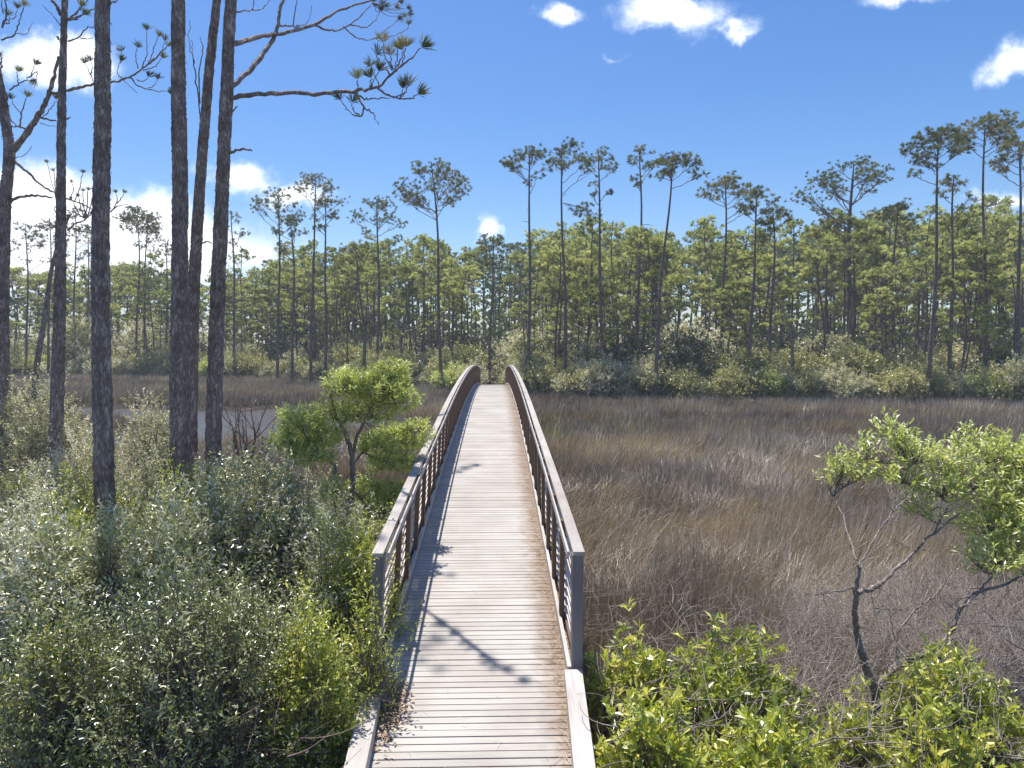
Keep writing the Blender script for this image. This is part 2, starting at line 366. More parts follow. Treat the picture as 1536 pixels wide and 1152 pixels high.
geo = t.nodes.new('ShaderNodeNewGeometry'); n1 = t.nodes.new('ShaderNodeTexNoise'); n1.inputs['Scale'].default_value = .8; n1.inputs['Detail'].default_value = 8
lk(geo.outputs['Position'], n1.inputs['Vector']); r1 = ramp_node(t, [(.3, (.016, .013, .010)), (.6, (.035, .028, .021)), (.8, (.06, .047, .035))]); lk(n1.outputs[0], r1.inputs[0])
p = t.nodes.new('ShaderNodeBsdfPrincipled'); p.inputs['Roughness'].default_value = .9; lk(r1.outputs[0], p.inputs['Base Color'])
bp = t.nodes.new('ShaderNodeBump'); bp.inputs['Distance'].default_value = .1; lk(n1.outputs[0], bp.inputs['Height']); lk(bp.outputs[0], p.inputs['Normal'])
o = t.nodes.new('ShaderNodeOutputMaterial'); lk(p.outputs[0], o.inputs[0])
tag(g.build('ground', m, smooth=True), kind='structure')
w = MB(); w.add([(-82, 28, -.28), (16, 28, -.28), (16, 62, -.28), (-82, 62, -.28)], q=[(0, 1, 2, 3)])
m, t = new_mat('creek_water'); lk = t.links.new
p = t.nodes.new('ShaderNodeBsdfPrincipled'); p.inputs['Base Color'].default_value = (.09, .085, .075, 1); p.inputs['Roughness'].default_value = .22; p.inputs['Specular IOR Level'].default_value = 1.0; p.inputs['IOR'].default_value = 1.5
geo = t.nodes.new('ShaderNodeNewGeometry'); n1 = t.nodes.new('ShaderNodeTexNoise'); n1.inputs['Scale'].default_value = 2.6; n1.inputs['Detail'].default_value = 4; lk(geo.outputs['Position'], n1.inputs['Vector'])
bp = t.nodes.new('ShaderNodeBump'); bp.inputs['Strength'].default_value = 1.0; bp.inputs['Distance'].default_value = .12; lk(n1.outputs[0], bp.inputs['Height']); lk(bp.outputs[0], p.inputs['Normal'])
o = t.nodes.new('ShaderNodeOutputMaterial'); lk(p.outputs[0], o.inputs[0])
tag(w.build('creek_water', m), kind='structure')

# ------------------------------------------------------------------ footbridge
BA = math.atan(25 / F)
BX = -0.19
bridge = thing('footbridge', 'arched timber footbridge with slatted railings running across the brown marsh', 'footbridge', (BX, 0, 0), rz=BA)
ca, sa = math.cos(BA), math.sin(BA)
def b2w(x, s): return BX + x * ca - s * sa, x * sa + s * ca
def w2b(x, y):
    dx = x - BX; return dx * ca + y * sa, -dx * sa + y * ca
S0, S1 = 6.34, 49.6
def dz(s):
    s = np.asarray(s, float)
    z = CAMZ - 2.2 - .0021 * (s - 28) ** 2
    zn = CAMZ - 3.186 - .03 * (S0 - s)
    zf = CAMZ - 2.2 - .0021 * (S1 - 28) ** 2 - .10 * (s - S1)
    return np.where(s < S0, zn, np.where(s > S1, np.maximum(zf, .5), z))
rng = np.random.default_rng(5)
dk = MB(); pitch = .0955
s = 2.6
while s < 58:
    hw = .96 if s > S0 else .985 - .053 * (S0 - s)
    z = float(dz(s + .045)); j = rng.normal(0, .0012); e1, e2 = rng.normal(0, .006, 2)
    sl = float(dz(s + .09) - dz(s)); a = float(rng.uniform(0, 1))
    y0, y1 = s, s + .082
    v = []
    for (yy, zz) in ((y0, z - sl / 2), (y1, z + sl / 2)):
        for xx in (-hw + e1, hw + e2):
            v += [(xx, yy, zz + j - .035), (xx, yy, zz + j)]
    dk.add(v, q=[(1, 3, 7, 5), (0, 4, 6, 2), (0, 2, 3, 1), (4, 5, 7, 6), (0, 1, 5, 4), (2, 6, 7, 3)], a=a)
    s += pitch
dk.build('deck', M_deck, bridge)
def hr(s): return .15 - .12 * np.clip((np.asarray(s, float) - 6) / 7, 0, 1)
def strip(mb, x0, x1, z0, z1, sa_, sb, step=.45, a=.5, up=0.0):
    """long board following the deck's curve"""
    n = max(2, int((sb - sa_) / step) + 1); ss = np.linspace(sa_, sb, n); zz = dz(ss) + up * hr(ss)
    V = np.stack([np.stack([np.full(n, x), ss, zz + zo], -1) for x, zo in ((x0, z0), (x1, z0), (x1, z1), (x0, z1))], 1)
    i = np.arange(n - 1)[:, None] * 4; j = np.arange(4)[None]; j2 = (j + 1) % 4
    mb.add(V.reshape(-1, 3), q=np.concatenate([np.stack([i + j, i + j2, i + 4 + j2, i + 4 + j], -1).reshape(-1, 4)[:, ::-1],
           [[0, 1, 2, 3], [4 * n - 1, 4 * n - 2, 4 * n - 3, 4 * n - 4]]]), a=a)
RH = 1.08
post0 = None
for sd_ in (-1, 1):
    side = 'left' if sd_ < 0 else 'right'
    # kerb on the bridge: boards butted end to end on the deck
    k = MB(); s = S0 + .02
    while s < S1:
        e = min(s + 3.0, S1); off = rng.normal(0, .004)
        xa, xb = sorted((sd_ * (.868 + off), sd_ * (.905 + off)))
        strip(k, xa, xb, .004, .115, s, e - .012, a=float(rng.uniform(0, 1))); s = e
    tag(k.build('kerb', M_kerb, bridge), 'pale timber kerb along the %s edge of the deck' % side)
    # wide flat kerb timber on the approach
    k = MB()
    x0a, x1a = .830, .992
    z0 = float(dz(S0)); 
    for (ss, se) in ((2.6, 6.26),):
        n = 12; yy = np.linspace(ss, se, n)
        for lo, hi, xi, xo in ((.004, .14, x0a, x1a),):
            inner = xi - .052 * (se - yy); outer = xo - .055 * (se - yy)
            V = np.stack([np.stack([sd_ * inner, yy, dz(yy) + lo], -1), np.stack([sd_ * outer, yy, dz(yy) + lo], -1),
                          np.stack([sd_ * outer, yy, dz(yy) + hi], -1), np.stack([sd_ * inner, yy, dz(yy) + hi], -1)], 1)
            i = np.arange(n - 1)[:, None] * 4; j = np.arange(4)[None]; j2 = (j + 1) % 4
            q = np.concatenate([np.stack([i + j, i + j2, i + 4 + j2, i + 4 + j], -1).reshape(-1, 4), [[0, 3, 2, 1], [4 * n - 4, 4 * n - 3, 4 * n - 2, 4 * n - 1]]])
            if sd_ > 0: q = q[:, ::-1]
            k.add(V.reshape(-1, 3), q=q, a=.7 if sd_ > 0 else .45)
    tag(k.build('approach_kerb', M_kerb, bridge), 'wide flat kerb timber on the %s of the near approach' % side)
    # railing: slats in one mesh, posts and rails below it
    rl = MB()
    for q in range(10):
        zq = .17 + q * .087
        xa, xb = sorted((sd_ * .945, sd_ * .960))
        strip(rl, xa, xb, zq, zq + .022, S0 + .1, S1 - .1, step=.9, a=float(rng.uniform(0, 1)), up=(q + 1) / 11)
    rail = rl.build('railing', M_rod, bridge)
    cp = MB(); s = S0
    while s < S1:
        e = min(s + 3.8, S1)
        xa, xb = sorted((sd_ * .916, sd_ * 1.022)); strip(cp, xa, xb, RH - .038, RH, s, e - .006, a=float(rng.uniform(0, 1)), up=1); s = e
    cp.build('handrail', M_cap, rail)
    ir = MB(); s = S0
    while s < S1:
        e = min(s + 4.75, S1)
        xa, xb = sorted((sd_ * .858, sd_ * .876)); strip(ir, xa, xb, RH - .065, RH + .004, s, e - .006, a=float(rng.uniform(0, 1)), up=1); s = e
    ir.build('inner_rail', M_kerb, rail)
    lr = MB(); xa, xb = sorted((sd_ * .935, sd_ * .968)); strip(lr, xa, xb, .06, .13, S0 + .1, S1 - .1); lr.build('bottom_rail', M_post, rail)
    # end posts, near and far
    for se in (S0 + .07, S1 - .07):
        pm = MB(); z = float(dz(se))
        x0_, x1_ = sorted((sd_ * .907, sd_ * 1.012)); pm.box(x0_, x1_, se - .07, se + .07, z - .55, z + RH - .04 + float(hr(se)), a=.5)
        tag(pm.build('end_post', M_shaded_post, rail), 'thick post toned grey as in shade, ending the %s railing' % side)
    # intermediate posts
    n = 44
    for i in range(1, n + 1):
        se = S0 + .1 + i * .957
        if se > S1 - .3: break
        if post0 is None:
            pm = MB(); pm.box(-.026, .026, -.046, .046, -.35, RH - .045, a=.4); po = pm.build('post', M_post, rail); post0 = po
        else:
            po = post0.copy(); COL.objects.link(po); po.parent = rail
        po.location = (sd_ * .909, se, float(dz(se))); po.scale = (1, 1, (RH - .045 + float(hr(se))) / (RH - .045)); po.rotation_euler = (0, rng.normal(0, .006), 0)
        # the block that ties the inner rail to the post belongs to the post's mesh scale only
lean_l = .052
for o in list(bridge.children):
    if o.name.startswith('railing') and o.children:
        if max(v.co.x for v in o.data.vertices) < 0:
            for q_ in [o] + list(o.children):
                if q_.name.startswith('post'): q_.rotation_euler[1] += lean_l; continue
                n_ = len(q_.data.vertices); c_ = np.empty(n_ * 3, dtype=np.float32); q_.data.vertices.foreach_get('co', c_); c_ = c_.reshape(-1, 3)
                c_[:, 0] += lean_l * (c_[:, 2] - dz(c_[:, 1])); q_.data.vertices.foreach_set('co', c_.ravel()); q_.data.update()
# side beams and piles below the deck
bm_ = MB()
for sd_ in (-1, 1):
    xa, xb = sorted((sd_ * .82, sd_ * .90)); strip(bm_, xa, xb, -.36, -.04, 2.6, 58)
bm_.build('side_beams', M_post, bridge)
for s in (3.2, 6.5, 13.5, 20.7, 27.9, 35.1, 42.3, 49.4, 54):
    for sd_ in (-1, 1):
        pm = MB(); z = float(dz(s)) - .3; zz = np.linspace(-.9, z, 4)
        pm.tube(np.stack([np.full(4, sd_ * .74), np.full(4, s), zz], -1), .12, 10, a=.5); pm.build('pile', M_post, bridge, smooth=True)

# litter on the deck
def litter(name, label, n, fx, fs, ln, wd, mat, seed, zoff=.006):
    r = np.random.default_rng(seed); x = fx(r, n); s_ = fs(r, n); z = dz(s_) + zoff + r.uniform(0, .012, n)
    P = np.stack([x, s_, z], -1); th = r.uniform(0, 2 * PI, n); D = np.stack([np.cos(th), np.sin(th), r.uniform(-.05, .3, n)], -1)
    mb = MB(); leaves(mb, P, D, np.tile([0, 0, 1.0], (n, 1)), ln * r.uniform(.5, 1.3, n), wd, r.uniform(0, 1, n), fold=.1)
    o = mb.build(name, mat); o.location = (BX, 0, 0); o.rotation_euler = (0, 0, BA); tag(o, label, 'litter', kind='stuff'); return o
litter('pine_straw', 'thin brown pine straw fallen along the right edge of the deck', 2600, lambda r, n: .855 - np.abs(r.normal(0, .075, n)), lambda r, n: 3.5 + 20 * r.beta(1, 2, n), .13, .004, M_straw, 7)
litter('scattered_needles', 'few stray pine needles scattered over the planks', 260, lambda r, n: r.uniform(-.75, .8, n), lambda r, n: 3.5 + 18 * r.beta(1, 1.5, n), .13, .003, M_straw, 8)
litter('leaf_litter', 'pile of dead brown leaves beside the left approach kerb', 900, lambda r, n: -.80 + np.abs(r.normal(0, .09, n)), lambda r, n: r.normal(5.86, .22, n), .055, .02, M_straw, 9, .012)

# ------------------------------------------------------------------ marsh grass
def rushes(n, seed, ymin=3.0, ymax=92.0, expo=.6):
    r = np.random.default_rng(seed)
    y = (r.uniform(ymin ** expo, ymax ** expo, n)) ** (1 / expo)
    u = r.uniform(-.92, .92, n); x = u * (y + 2.0)
    ok = y < shore(x / y) + 1.0
    ok &= creek(x, y) < .25
    # narrow open runnels where the rushes are missing
    ok &= ~((x > 9) & (x < 31) & (np.abs(y - (41.5 + 1.2 * np.sin(x * .35))) < .9 + .5 * np.sin(x * .8)))
    ok &= ~((x > 2) & (x < 14) & (np.abs(y - (27 + .9 * np.sin(x * .6))) < .35))
    bx, bs = w2b(x, y); ok &= ~((np.abs(bx) < 1.25) & (bs < 59))
    # shrubs stand at the near left; thin the rushes there
    ok &= ~((x < -1.3) & (y < 12) & (r.uniform(0, 1, n) < .75))
    x, y = x[ok], y[ok]; n = len(x); P2 = np.stack([x, y], -1)
    patch = sines(P2, 11, .28); patch2 = sines(P2, 12, .9); patch3 = sines(P2, 17, 2.4)
    lod = np.clip(sines(P2, 15, .45) * 1.2 + .25, 0, 1) * np.clip((34 - y) / 14, 0, 1) + .14
    h = .92 * (1 + .20 * patch + .13 * patch2 + .10 * patch3 + .12 * patch2 + .13 * patch3) * r.uniform(.72, 1.15, n)
    near = np.clip(creek(x, y) + 1.6, 0, 1.6); h *= 1 - .18 * near
    wd = .0065 * np.clip(y / 9, .7, 8) ** .9 * r.uniform(.7, 1.4, n)
    th = r.uniform(0, 2 * PI, n); lean = np.abs(r.normal(0, .19, n)) + lod * np.abs(r.normal(0, .75, n))
    lean = np.clip(lean, 0, 1.35)
    ang = 2.2 * sines(P2, 18, .5) + .3
    wind = np.stack([np.cos(th) * .55 + .75 * np.cos(ang), np.sin(th) * .55 + .75 * np.sin(ang)], -1)
    wind /= np.linalg.norm(wind, axis=1, keepdims=True) + 1e-6
    yaw = r.normal(0, .8, n); S = np.stack([np.cos(yaw), np.sin(yaw), np.zeros(n)], -1)
    z0 = np.zeros(n)
    B = np.stack([x, y, z0], -1)
    d1 = np.stack([wind[:, 0] * np.sin(lean * .45), wind[:, 1] * np.sin(lean * .45), np.cos(lean * .45)], -1)
    d2 = np.stack([wind[:, 0] * np.sin(lean * 1.35), wind[:, 1] * np.sin(lean * 1.35), np.cos(lean * 1.35)], -1)
    Mi = B + d1 * (h * .55)[:, None]; T = Mi + d2 * (h * .5)[:, None]
    w_ = (wd * .5)[:, None]
    V = np.stack([B - S * w_, B + S * w_, Mi - S * w_ * .85, Mi + S * w_ * .85, T], 1).reshape(-1, 3)
    i = np.arange(n)[:, None] * 5
    a = np.clip(r.beta(1.7, 2.6, n) + .20 * patch + .25 * lod * (r.uniform(0, 1, n) < .5) + .32 * (r.uniform(0, 1, n) < .035), 0, 1)
    aa = np.clip(a[:, None] + np.array([-.12, -.12, 0, 0, .10])[None], 0, 1)
    mb = MB(); mb.add(V, q=i + [0, 1, 3, 2], t=i + [2, 3, 4], a=aa.ravel()); return mb
tag(rushes(720000, 21).build('marsh_grass', M_grass), 'dense brown rushes filling the marsh on both sides of the footbridge', 'rushes', kind='stuff')

def reed_clump(px, Y, n, h, seed, label):
    r = np.random.default_rng(seed); c = at(px, 600, Y)
    th = r.uniform(0, 6.28, n); rr = r.uniform(0, .35, n); B = np.stack([rr * np.cos(th), rr * np.sin(th), np.zeros(n) - .1], -1)
    mb = MB(); D = np.stack([.25 * np.cos(th), .25 * np.sin(th), np.ones(n)], -1) + r.normal(0, .12, (n, 3))
    leaves(mb, B, D, r.standard_normal((n, 3)), h * r.uniform(.6, 1.1, n), .045, r.uniform(0, 1, n))
    o = mb.build('green_reed', M_reed); o.location = (c[0], Y, 0); tag(o, label, 'reed', 'green reeds standing in the brown marsh')
reed_clump(818, 30, 26, 1.9, 1, 'tallest yellow-green reed clump, right beside the footbridge railing')
reed_clump(933, 33, 14, 1.7, 2, 'thin yellow-green reed clump in mid marsh, second from the footbridge')
reed_clump(903, 33, 12, 1.4, 3, 'short yellow-green reed clump by the dark creek edge right of the bridge')
reed_clump(975, 32, 12, 1.6, 4, 'small pale green reed clump farthest right of the bridge')

# ------------------------------------------------------------------ pines
def pine_parts(seed, H, r0, xl, xr, zb, ry, K=11, m=9, tuftk=14, tl=.30, tw=.05, lean=0.0, wig=.25, dome=.55, flat=.55, low=2, cx=None, cwf=1.0, extra=None, tufts_on=True, stub=3, tsp=.85, clump=.2, trk=8, dens=1.0):
    """trunk with limbs, and the needle crown between zb and H"""
    r = np.random.default_rng(seed); T = MB(); Cn = MB()
    nseg = 14; tz = np.linspace(0, 1, nseg)
    ph = r.uniform(0, 6.28, 4)
    tx = lean * tz + wig * (np.sin(tz * 4.2 + ph[0]) - np.sin(ph[0])) * tz * .6 + wig * .3 * np.sin(tz * 9 + ph[2]) * tz
    ty = wig * .5 * np.sin(tz * 4 + ph[1]) * tz
    top = H - .10 * (H - zb)
    P = np.stack([tx, ty, tz * top], -1); P[:, 0] += 0
    rad = r0 * (1 - .72 * tz ** 1.1); rad[0] *= 1.35; rad[-1] = .03
    T.tube(P, rad, trk, a=r.uniform(0, 1))
    def trunk_at(z):
        z = np.clip(z, 0, top); return np.array([np.interp(z, P[:, 2], P[:, 0]), np.interp(z, P[:, 2], P[:, 1]), z])
    def trad(z): return float(np.interp(z, P[:, 2], rad))
    hgt = H - zb; tips = []; dirs = []
    cents = []
    for i in range(K):
        phi = i * 2.4 + r.normal(0, .35); rho = math.sqrt((i + .5) / K) * .92
        hw = xr if math.cos(phi) > 0 else xl
        x = rho * math.cos(phi) * hw; y = rho * math.sin(phi) * ry
        z = H - hgt * dome * rho ** 2 - r.uniform(.02, .22) * hgt
        cents.append((x, y, z, 1.0))
    for i in range(low):
        phi = r.uniform(0, 6.28); rho = r.uniform(.5, .95); hw = xr if math.cos(phi) > 0 else xl
        cents.append((rho * math.cos(phi) * hw, rho * math.sin(phi) * ry, zb + r.uniform(0, .35) * hgt, .7))
    if extra: cents += extra
    cw = max(.35, min(xl + xr, 2.6 * hgt) * .5 * 1.05 / math.sqrt(K) * 1.15) * cwf
    for (x, y, z, sc) in cents:
        base = trunk_at(z); E = np.array([x + base[0] * .9, y, z]); rho_m = math.hypot(x, y)
        zs = max(zb * .93, z - rho_m * r.uniform(.35, .85) - .2); zs = min(zs, top - .1)
        A_ = trunk_at(zs); Mid = A_ + (E - A_) * .55 + np.array([0, 0, -(z - zs) * r.uniform(.05, .3)])
        L_ = bez(A_, Mid, E, 7); L_[1:-1] += r.normal(0, .05 * max(rho_m, .5) * .5, (5, 3))
        lr = max(.022, trad(zs) * .42)
        T.tube(L_, np.linspace(lr, .018, 7), 5, a=.5, cap=False)
        mm = max(3, int(m * sc * r.uniform(.7, 1.3) * dens))
        tp = nrm(r.standard_normal((mm, 3))) * (r.uniform(.25, 1, (mm, 1)) ** .5) * cw * sc
        tp[:, 2] *= flat; tp[:, 2] += np.abs(tp[:, 2]) * .25
        tp = E + tp
        for p_ in tp:
            k_ = int(r.integers(3, 7)); a_ = L_[k_]; mid = (a_ + p_) / 2 + np.array([0, 0, -.08 * cw])
            T.tube(bez(a_, mid, p_, 4), np.linspace(.016, .008, 4), 3, a=.5, cap=False)
            d = nrm((p_ - a_) + np.array([0, 0, .5 * cw])); tips.append(p_); dirs.append(d)
            if r.uniform() < .55:
                q_ = (p_ + mid) / 2 + r.normal(0, clump * .5, 3); tips.append(q_); dirs.append(nrm(d + r.normal(0, .4, 3)))
    for i in range(stub):
        z = r.uniform(.35 * zb, zb * .98); A_ = trunk_at(z); th = r.uniform(0, 6.28); l = r.uniform(.3, 1.1)
        T.tube(bez(A_, A_ + np.array([math.cos(th) * l * .5, math.sin(th) * l * .5, .1]), A_ + np.array([math.cos(th) * l, math.sin(th) * l, r.uniform(-.1, .4)]), 4), np.linspace(.03, .012, 4), 4)
    if tufts_on:
        tips = np.array(tips); dirs = np.array(dirs)
        tufts(Cn, tips, dirs, tuftk, tl, tw, r, spread=tsp)
    return T, Cn, trunk_at
def add_pine(label, loc, rz=0, group=None, mat=None, bark=None, **kw):
    T, Cn, _ = pine_parts(**kw)
    o = thing('pine_tree', label, 'pine tree', loc, group, rz)
    T.build('trunk', bark or M_barkfar, o, smooth=True); Cn.build('crown', mat or M_needle_hero, o)
    return o

# tall pines that stand out above the wood. trunk base px, base py ignored -> distance, crown centre px, top px y, crown bottom y, half widths px left/right
HERO = [
 # bx, Y, topx, ytop, ybot, xl, xr, K, label, dict
 (663, 60, 645, 235, 330, 62, 58, 15, 'tall pine with wide round dome, its trunk rising left behind the left railing', dict(m=11, dome=.75, low=3)),
 (792, 57, 793, 214, 290, 40, 34, 9, 'pine with narrow crown and bare side limbs right above the far bridge end', dict(m=7, low=3)),
 (848, 58, 848, 208, 285, 24, 52, 9, 'tall straight pine with second needle clump low on its right side', dict(m=8, low=0, extra=[(2.0, 0, 15.4, 1.0), (1.2, .3, 15.2, .8), (2.6, -.3, 15.0, .8)])),
 (905, 54, 903, 224, 300, 34, 22, 7, 'sparse thin-crowned pine just right of the one with the low clump', dict(m=5, low=2)),
 (955, 57, 957, 217, 292, 15, 34, 6, 'slender pine with small open crown leaning right, mid forest edge', dict(m=6, low=2)),
 (982, 51, 1001, 231, 292, 18, 52, 10, 'leaning pine with one-sided flag crown swept to the right', dict(m=9, low=0)),
 (1079, 55, 1090, 264, 330, 34, 38, 10, 'pine with twin-looking trunk and round crown right of the flag-crowned pine', dict(m=9, low=2)),
 (1124, 52, 1130, 282, 340, 22, 26, 7, 'small open pine between the round-crowned pine and its right neighbour', dict(m=6)),
 (1152, 53, 1158, 310, 372, 22, 26, 8, 'short thin pine standing left of the tree with the long left limb', dict(m=7)),
 (1276, 62, 1275, 240, 330, 72, 48, 13, 'broad crooked pine with one long heavy limb reaching left', dict(m=11, dome=.5, low=2, extra=[(-4.6, 0, 17.2, 1.0), (-4.0, .5, 17.8, .8), (-3.3, -.4, 17.0, .8)], r0=.30)),
 (1393, 49, 1408, 200, 268, 54, 34, 12, 'very tall pine second from the right edge, its crown touching the tallest one', dict(m=10, low=2)),
 (1424, 51, 1437, 258, 345, 26, 28, 6, 'thin sparse pine between the two tallest pines at right', dict(m=5, low=3)),
 (1478, 53, 1483, 179, 236, 48, 50, 13, 'tallest pine with flat umbrella crown near the right edge', dict(m=11, low=0)),
 (1527, 50, 1533, 206, 280, 30, 46, 10, 'tall pine cut by the right edge of the view', dict(m=9, low=2)),
 (416, 75, 415, 284, 360, 42, 38, 11, 'pine with layered flat crown right of the near leaning trunk', dict(m=9, low=3)),
 (466, 70, 468, 264, 325, 30, 44, 9, 'high pine with right-leaning crown, left of the lime green shrub', dict(m=9, low=1)),
 (487, 68, 493, 296, 350, 16, 22, 6, 'narrow pine touching the high right-leaning crown', dict(m=6)),
 (566, 68, 564, 294, 372, 40, 36, 10, 'flat-topped open pine left of the wide domed pine', dict(m=8, low=2)),
 (438, 72, 437, 318, 400, 24, 22, 7, 'small pine behind the layered flat crown', dict(m=6)),
 (548, 64, 530, 360, 430, 30, 20, 6, 'crooked forked pine leaning left in front of the wood', dict(m=7, wig=.9)),
 (203, 88, 206, 311, 372, 36, 30, 12, 'bushy round-topped pine between the two thick near trunks', dict(m=12, low=2)),
 (216, 89, 217, 320, 372, 12, 34, 8, 'right twin of the bushy round-topped pine', dict(m=10, low=1)),
 (39, 86, 38, 330, 420, 30, 26, 8, 'scraggly pine at far left seen against the cloud', dict(m=6, low=3)),
 (72, 84, 72, 322, 400, 24, 30, 8, 'dense pine beside the scraggly one at far left', dict(m=10, low=2)),
 (110, 90, 108, 308, 400, 26, 26, 9, 'olive pine framed between the two thin near trunks', dict(m=9, low=2)),
 (130, 92, 130, 330, 420, 20, 24, 7, 'slim pine touching the nearest trunk on its left side', dict(m=7)),
 (248, 88, 250, 352, 430, 22, 18, 7, 'thin pine close left of the paired near trunks', dict(m=6)),
 (350, 80, 352, 310, 400, 24, 30, 7, 'scattered open pine close right of the paired near trunks', dict(m=5, low=3)),
 (734, 66, 736, 348, 410, 24, 24, 8, 'shorter green pine standing straight above the bridge end', dict(m=10)),
 (1340, 60, 1346, 300, 370, 30, 26, 9, 'dark pine right of the broad crooked one', dict(m=8)),
 (1243, 66, 1240, 318, 400, 26, 24, 8, 'light pine just left of the broad crooked one', dict(m=9)),
]
for i, (bx_, Yd, tx_, yt, yb, xl_, xr_, K, lab, kw) in enumerate(HERO):
    sc = Yd / F; H = CAMZ + at(tx_, yt, Yd)[2] - CAMZ; zb = at(tx_, yb, Yd)[2]
    x0 = at(bx_, 560, Yd)[0]; x1 = at(tx_, yt, Yd)[0]
    k2 = dict(r0=.165, m=8, wig=.35); k2.update(kw)
    k2['m'] = int(k2['m'] * 1.5)
    add_pine(lab, (x0, Yd, .2), seed=100 + i, H=H, xl=xl_ * sc, xr=xr_ * sc, zb=zb, ry=(xl_ + xr_) * .5 * sc, K=K, lean=x1 - x0,
             tuftk=18, tl=.34, tw=.040, group='tall pines standing out above the wood', **k2)

# forest pines: eight grown forms copied through the wood
protos = []
for k in range(8):
    rr = random.Random(k); H = 17
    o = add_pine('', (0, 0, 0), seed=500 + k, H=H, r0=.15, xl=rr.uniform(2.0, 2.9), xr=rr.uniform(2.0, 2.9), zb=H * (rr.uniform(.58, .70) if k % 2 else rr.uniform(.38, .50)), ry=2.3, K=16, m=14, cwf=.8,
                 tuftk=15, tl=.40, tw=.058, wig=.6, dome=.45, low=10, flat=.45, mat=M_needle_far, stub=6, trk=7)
    protos.append(o)
rr = random.Random(77); placed = []
SKY_X = [-200, 0, 180, 360, 450, 560, 700, 755, 850, 950, 1050, 1150, 1230, 1350, 1450, 1536, 1700]
SKY_Y = [385, 392, 388, 380, 356, 352, 348, 352, 330, 328, 322, 332, 330, 306, 300, 310, 310]
GL = 'one of many green pines massed together in the wood beyond the marsh'
first = set(); tries = 0
while len(placed) < 215 and tries < 9000:
    tries += 1
    px = rr.uniform(-60, 1596)
    band = rr.random(); Yd = float(shore((px - 768) / F)) + 3 + (band ** 1.25) * (46 if px > 420 else 40)
    x = at(px, 560, Yd)[0]
    if any((x - a) ** 2 + (Yd - b) ** 2 < 2.9 for a, b in placed): continue
    bxx, bs = w2b(x, Yd)
    if abs(bxx) < 2.2 and bs < 80: continue
    ty = np.interp(px, SKY_X, SKY_Y) + abs(rr.gauss(0, 1)) * 42 - (18 if rr.random() < .15 else 0) + (25 if rr.random() < .3 else 0) + (Yd < shore((px - 768) / F) + 14) * rr.uniform(10, 90)
    H = float(np.clip(at(px, ty, Yd)[2], 7.5, 26)); k = rr.randrange(8); sc = H / 17
    placed.append((x, Yd)); lo = (x, Yd, .25); s3 = (sc * rr.uniform(.85, 1.15) if sc > .8 else sc * 1.15,) * 2 + (sc,)
    if k not in first:
        first.add(k); o = protos[k]; o.location = [float(c) for c in lo]; o.scale = s3; o.rotation_euler = (0, 0, rr.uniform(0, 6.28)); o['label'] = GL; o['group'] = 'green pines of the wood'
    else:
        q_ = dup(protos[k], lo, rr.uniform(0, 6.28), s3, GL, 'green pines of the wood'); q_.rotation_euler[0] = rr.gauss(0, .035); q_.rotation_euler[1] = rr.gauss(0, .035)

# slim bare-stemmed pines packed in the front of the wood
slim = []
for k in range(4):
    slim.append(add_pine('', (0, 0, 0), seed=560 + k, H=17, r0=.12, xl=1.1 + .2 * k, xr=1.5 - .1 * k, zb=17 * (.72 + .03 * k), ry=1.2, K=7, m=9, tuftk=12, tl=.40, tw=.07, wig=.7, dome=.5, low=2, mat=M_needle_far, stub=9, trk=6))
rr = random.Random(88); seen = set(); n_s = 0
SL = 'slim dark-stemmed pine with small high crown in the front rows of the wood'
while n_s < 120:
    px = rr.uniform(-40, 1580)
    Yd = float(shore((px - 768) / F)) + rr.uniform(2, 22); x = at(px, 560, Yd)[0]
    if abs(w2b(x, Yd)[0]) < 2.2: continue
    ty = np.interp(px, SKY_X, SKY_Y) + rr.uniform(-6, 95); H = float(np.clip(at(px, ty, Yd)[2], 7, 26)); k = rr.randrange(4); sc = H / 17; n_s += 1
    if k not in seen:
        seen.add(k); o = slim[k]; o.location = (float(x), float(Yd), .2); o.scale = (sc, sc, sc); o['label'] = SL; o['group'] = 'slim pines in the front rows of the wood'
    else:
        q_ = dup(slim[k], (x, Yd, .2), rr.uniform(0, 6.28), sc, SL, 'slim pines in the front rows of the wood'); q_.rotation_euler[0] = rr.gauss(0, .04); q_.rotation_euler[1] = rr.gauss(0, .04)

# pale dead snags
r_ = random.Random(3)
for i, (px, yt, dY, lab) in enumerate([(788, 400, 1.5, 'pale bare snag just right of the far end of the footbridge'), (1052, 430, 6, 'short grey dead snag in the shade at mid right'), (1395, 380, 9, 'tall grey dead snag behind the two tallest pines'),
                                  (600, 420, 4, 'pale dead snag in front of the wood, left of the wide domed pine'), (292, 440, 4, 'thin grey snag seen at the foot of the leaning trunks'), (1190, 452, 3, 'leaning pale snag among the shrubs left of the broad crooked pine')]):
    Yd = float(shore((px - 768) / F)) + dY; x = at(px, 560, Yd)[0]; H = float(at(px, yt, Yd)[2])
    T, _, _ = pine_parts(seed=900 + i, H=H, r0=.11, xl=.8, xr=.8, zb=H * .55, ry=.8, K=4, m=2, lean=r_.uniform(-.8, .8), wig=.6, tufts_on=False, stub=8, low=1, trk=6)
    o = T.build('dead_tree', M_pale, smooth=True); o.location = (x, Yd, .2); tag(o, lab, 'dead tree')

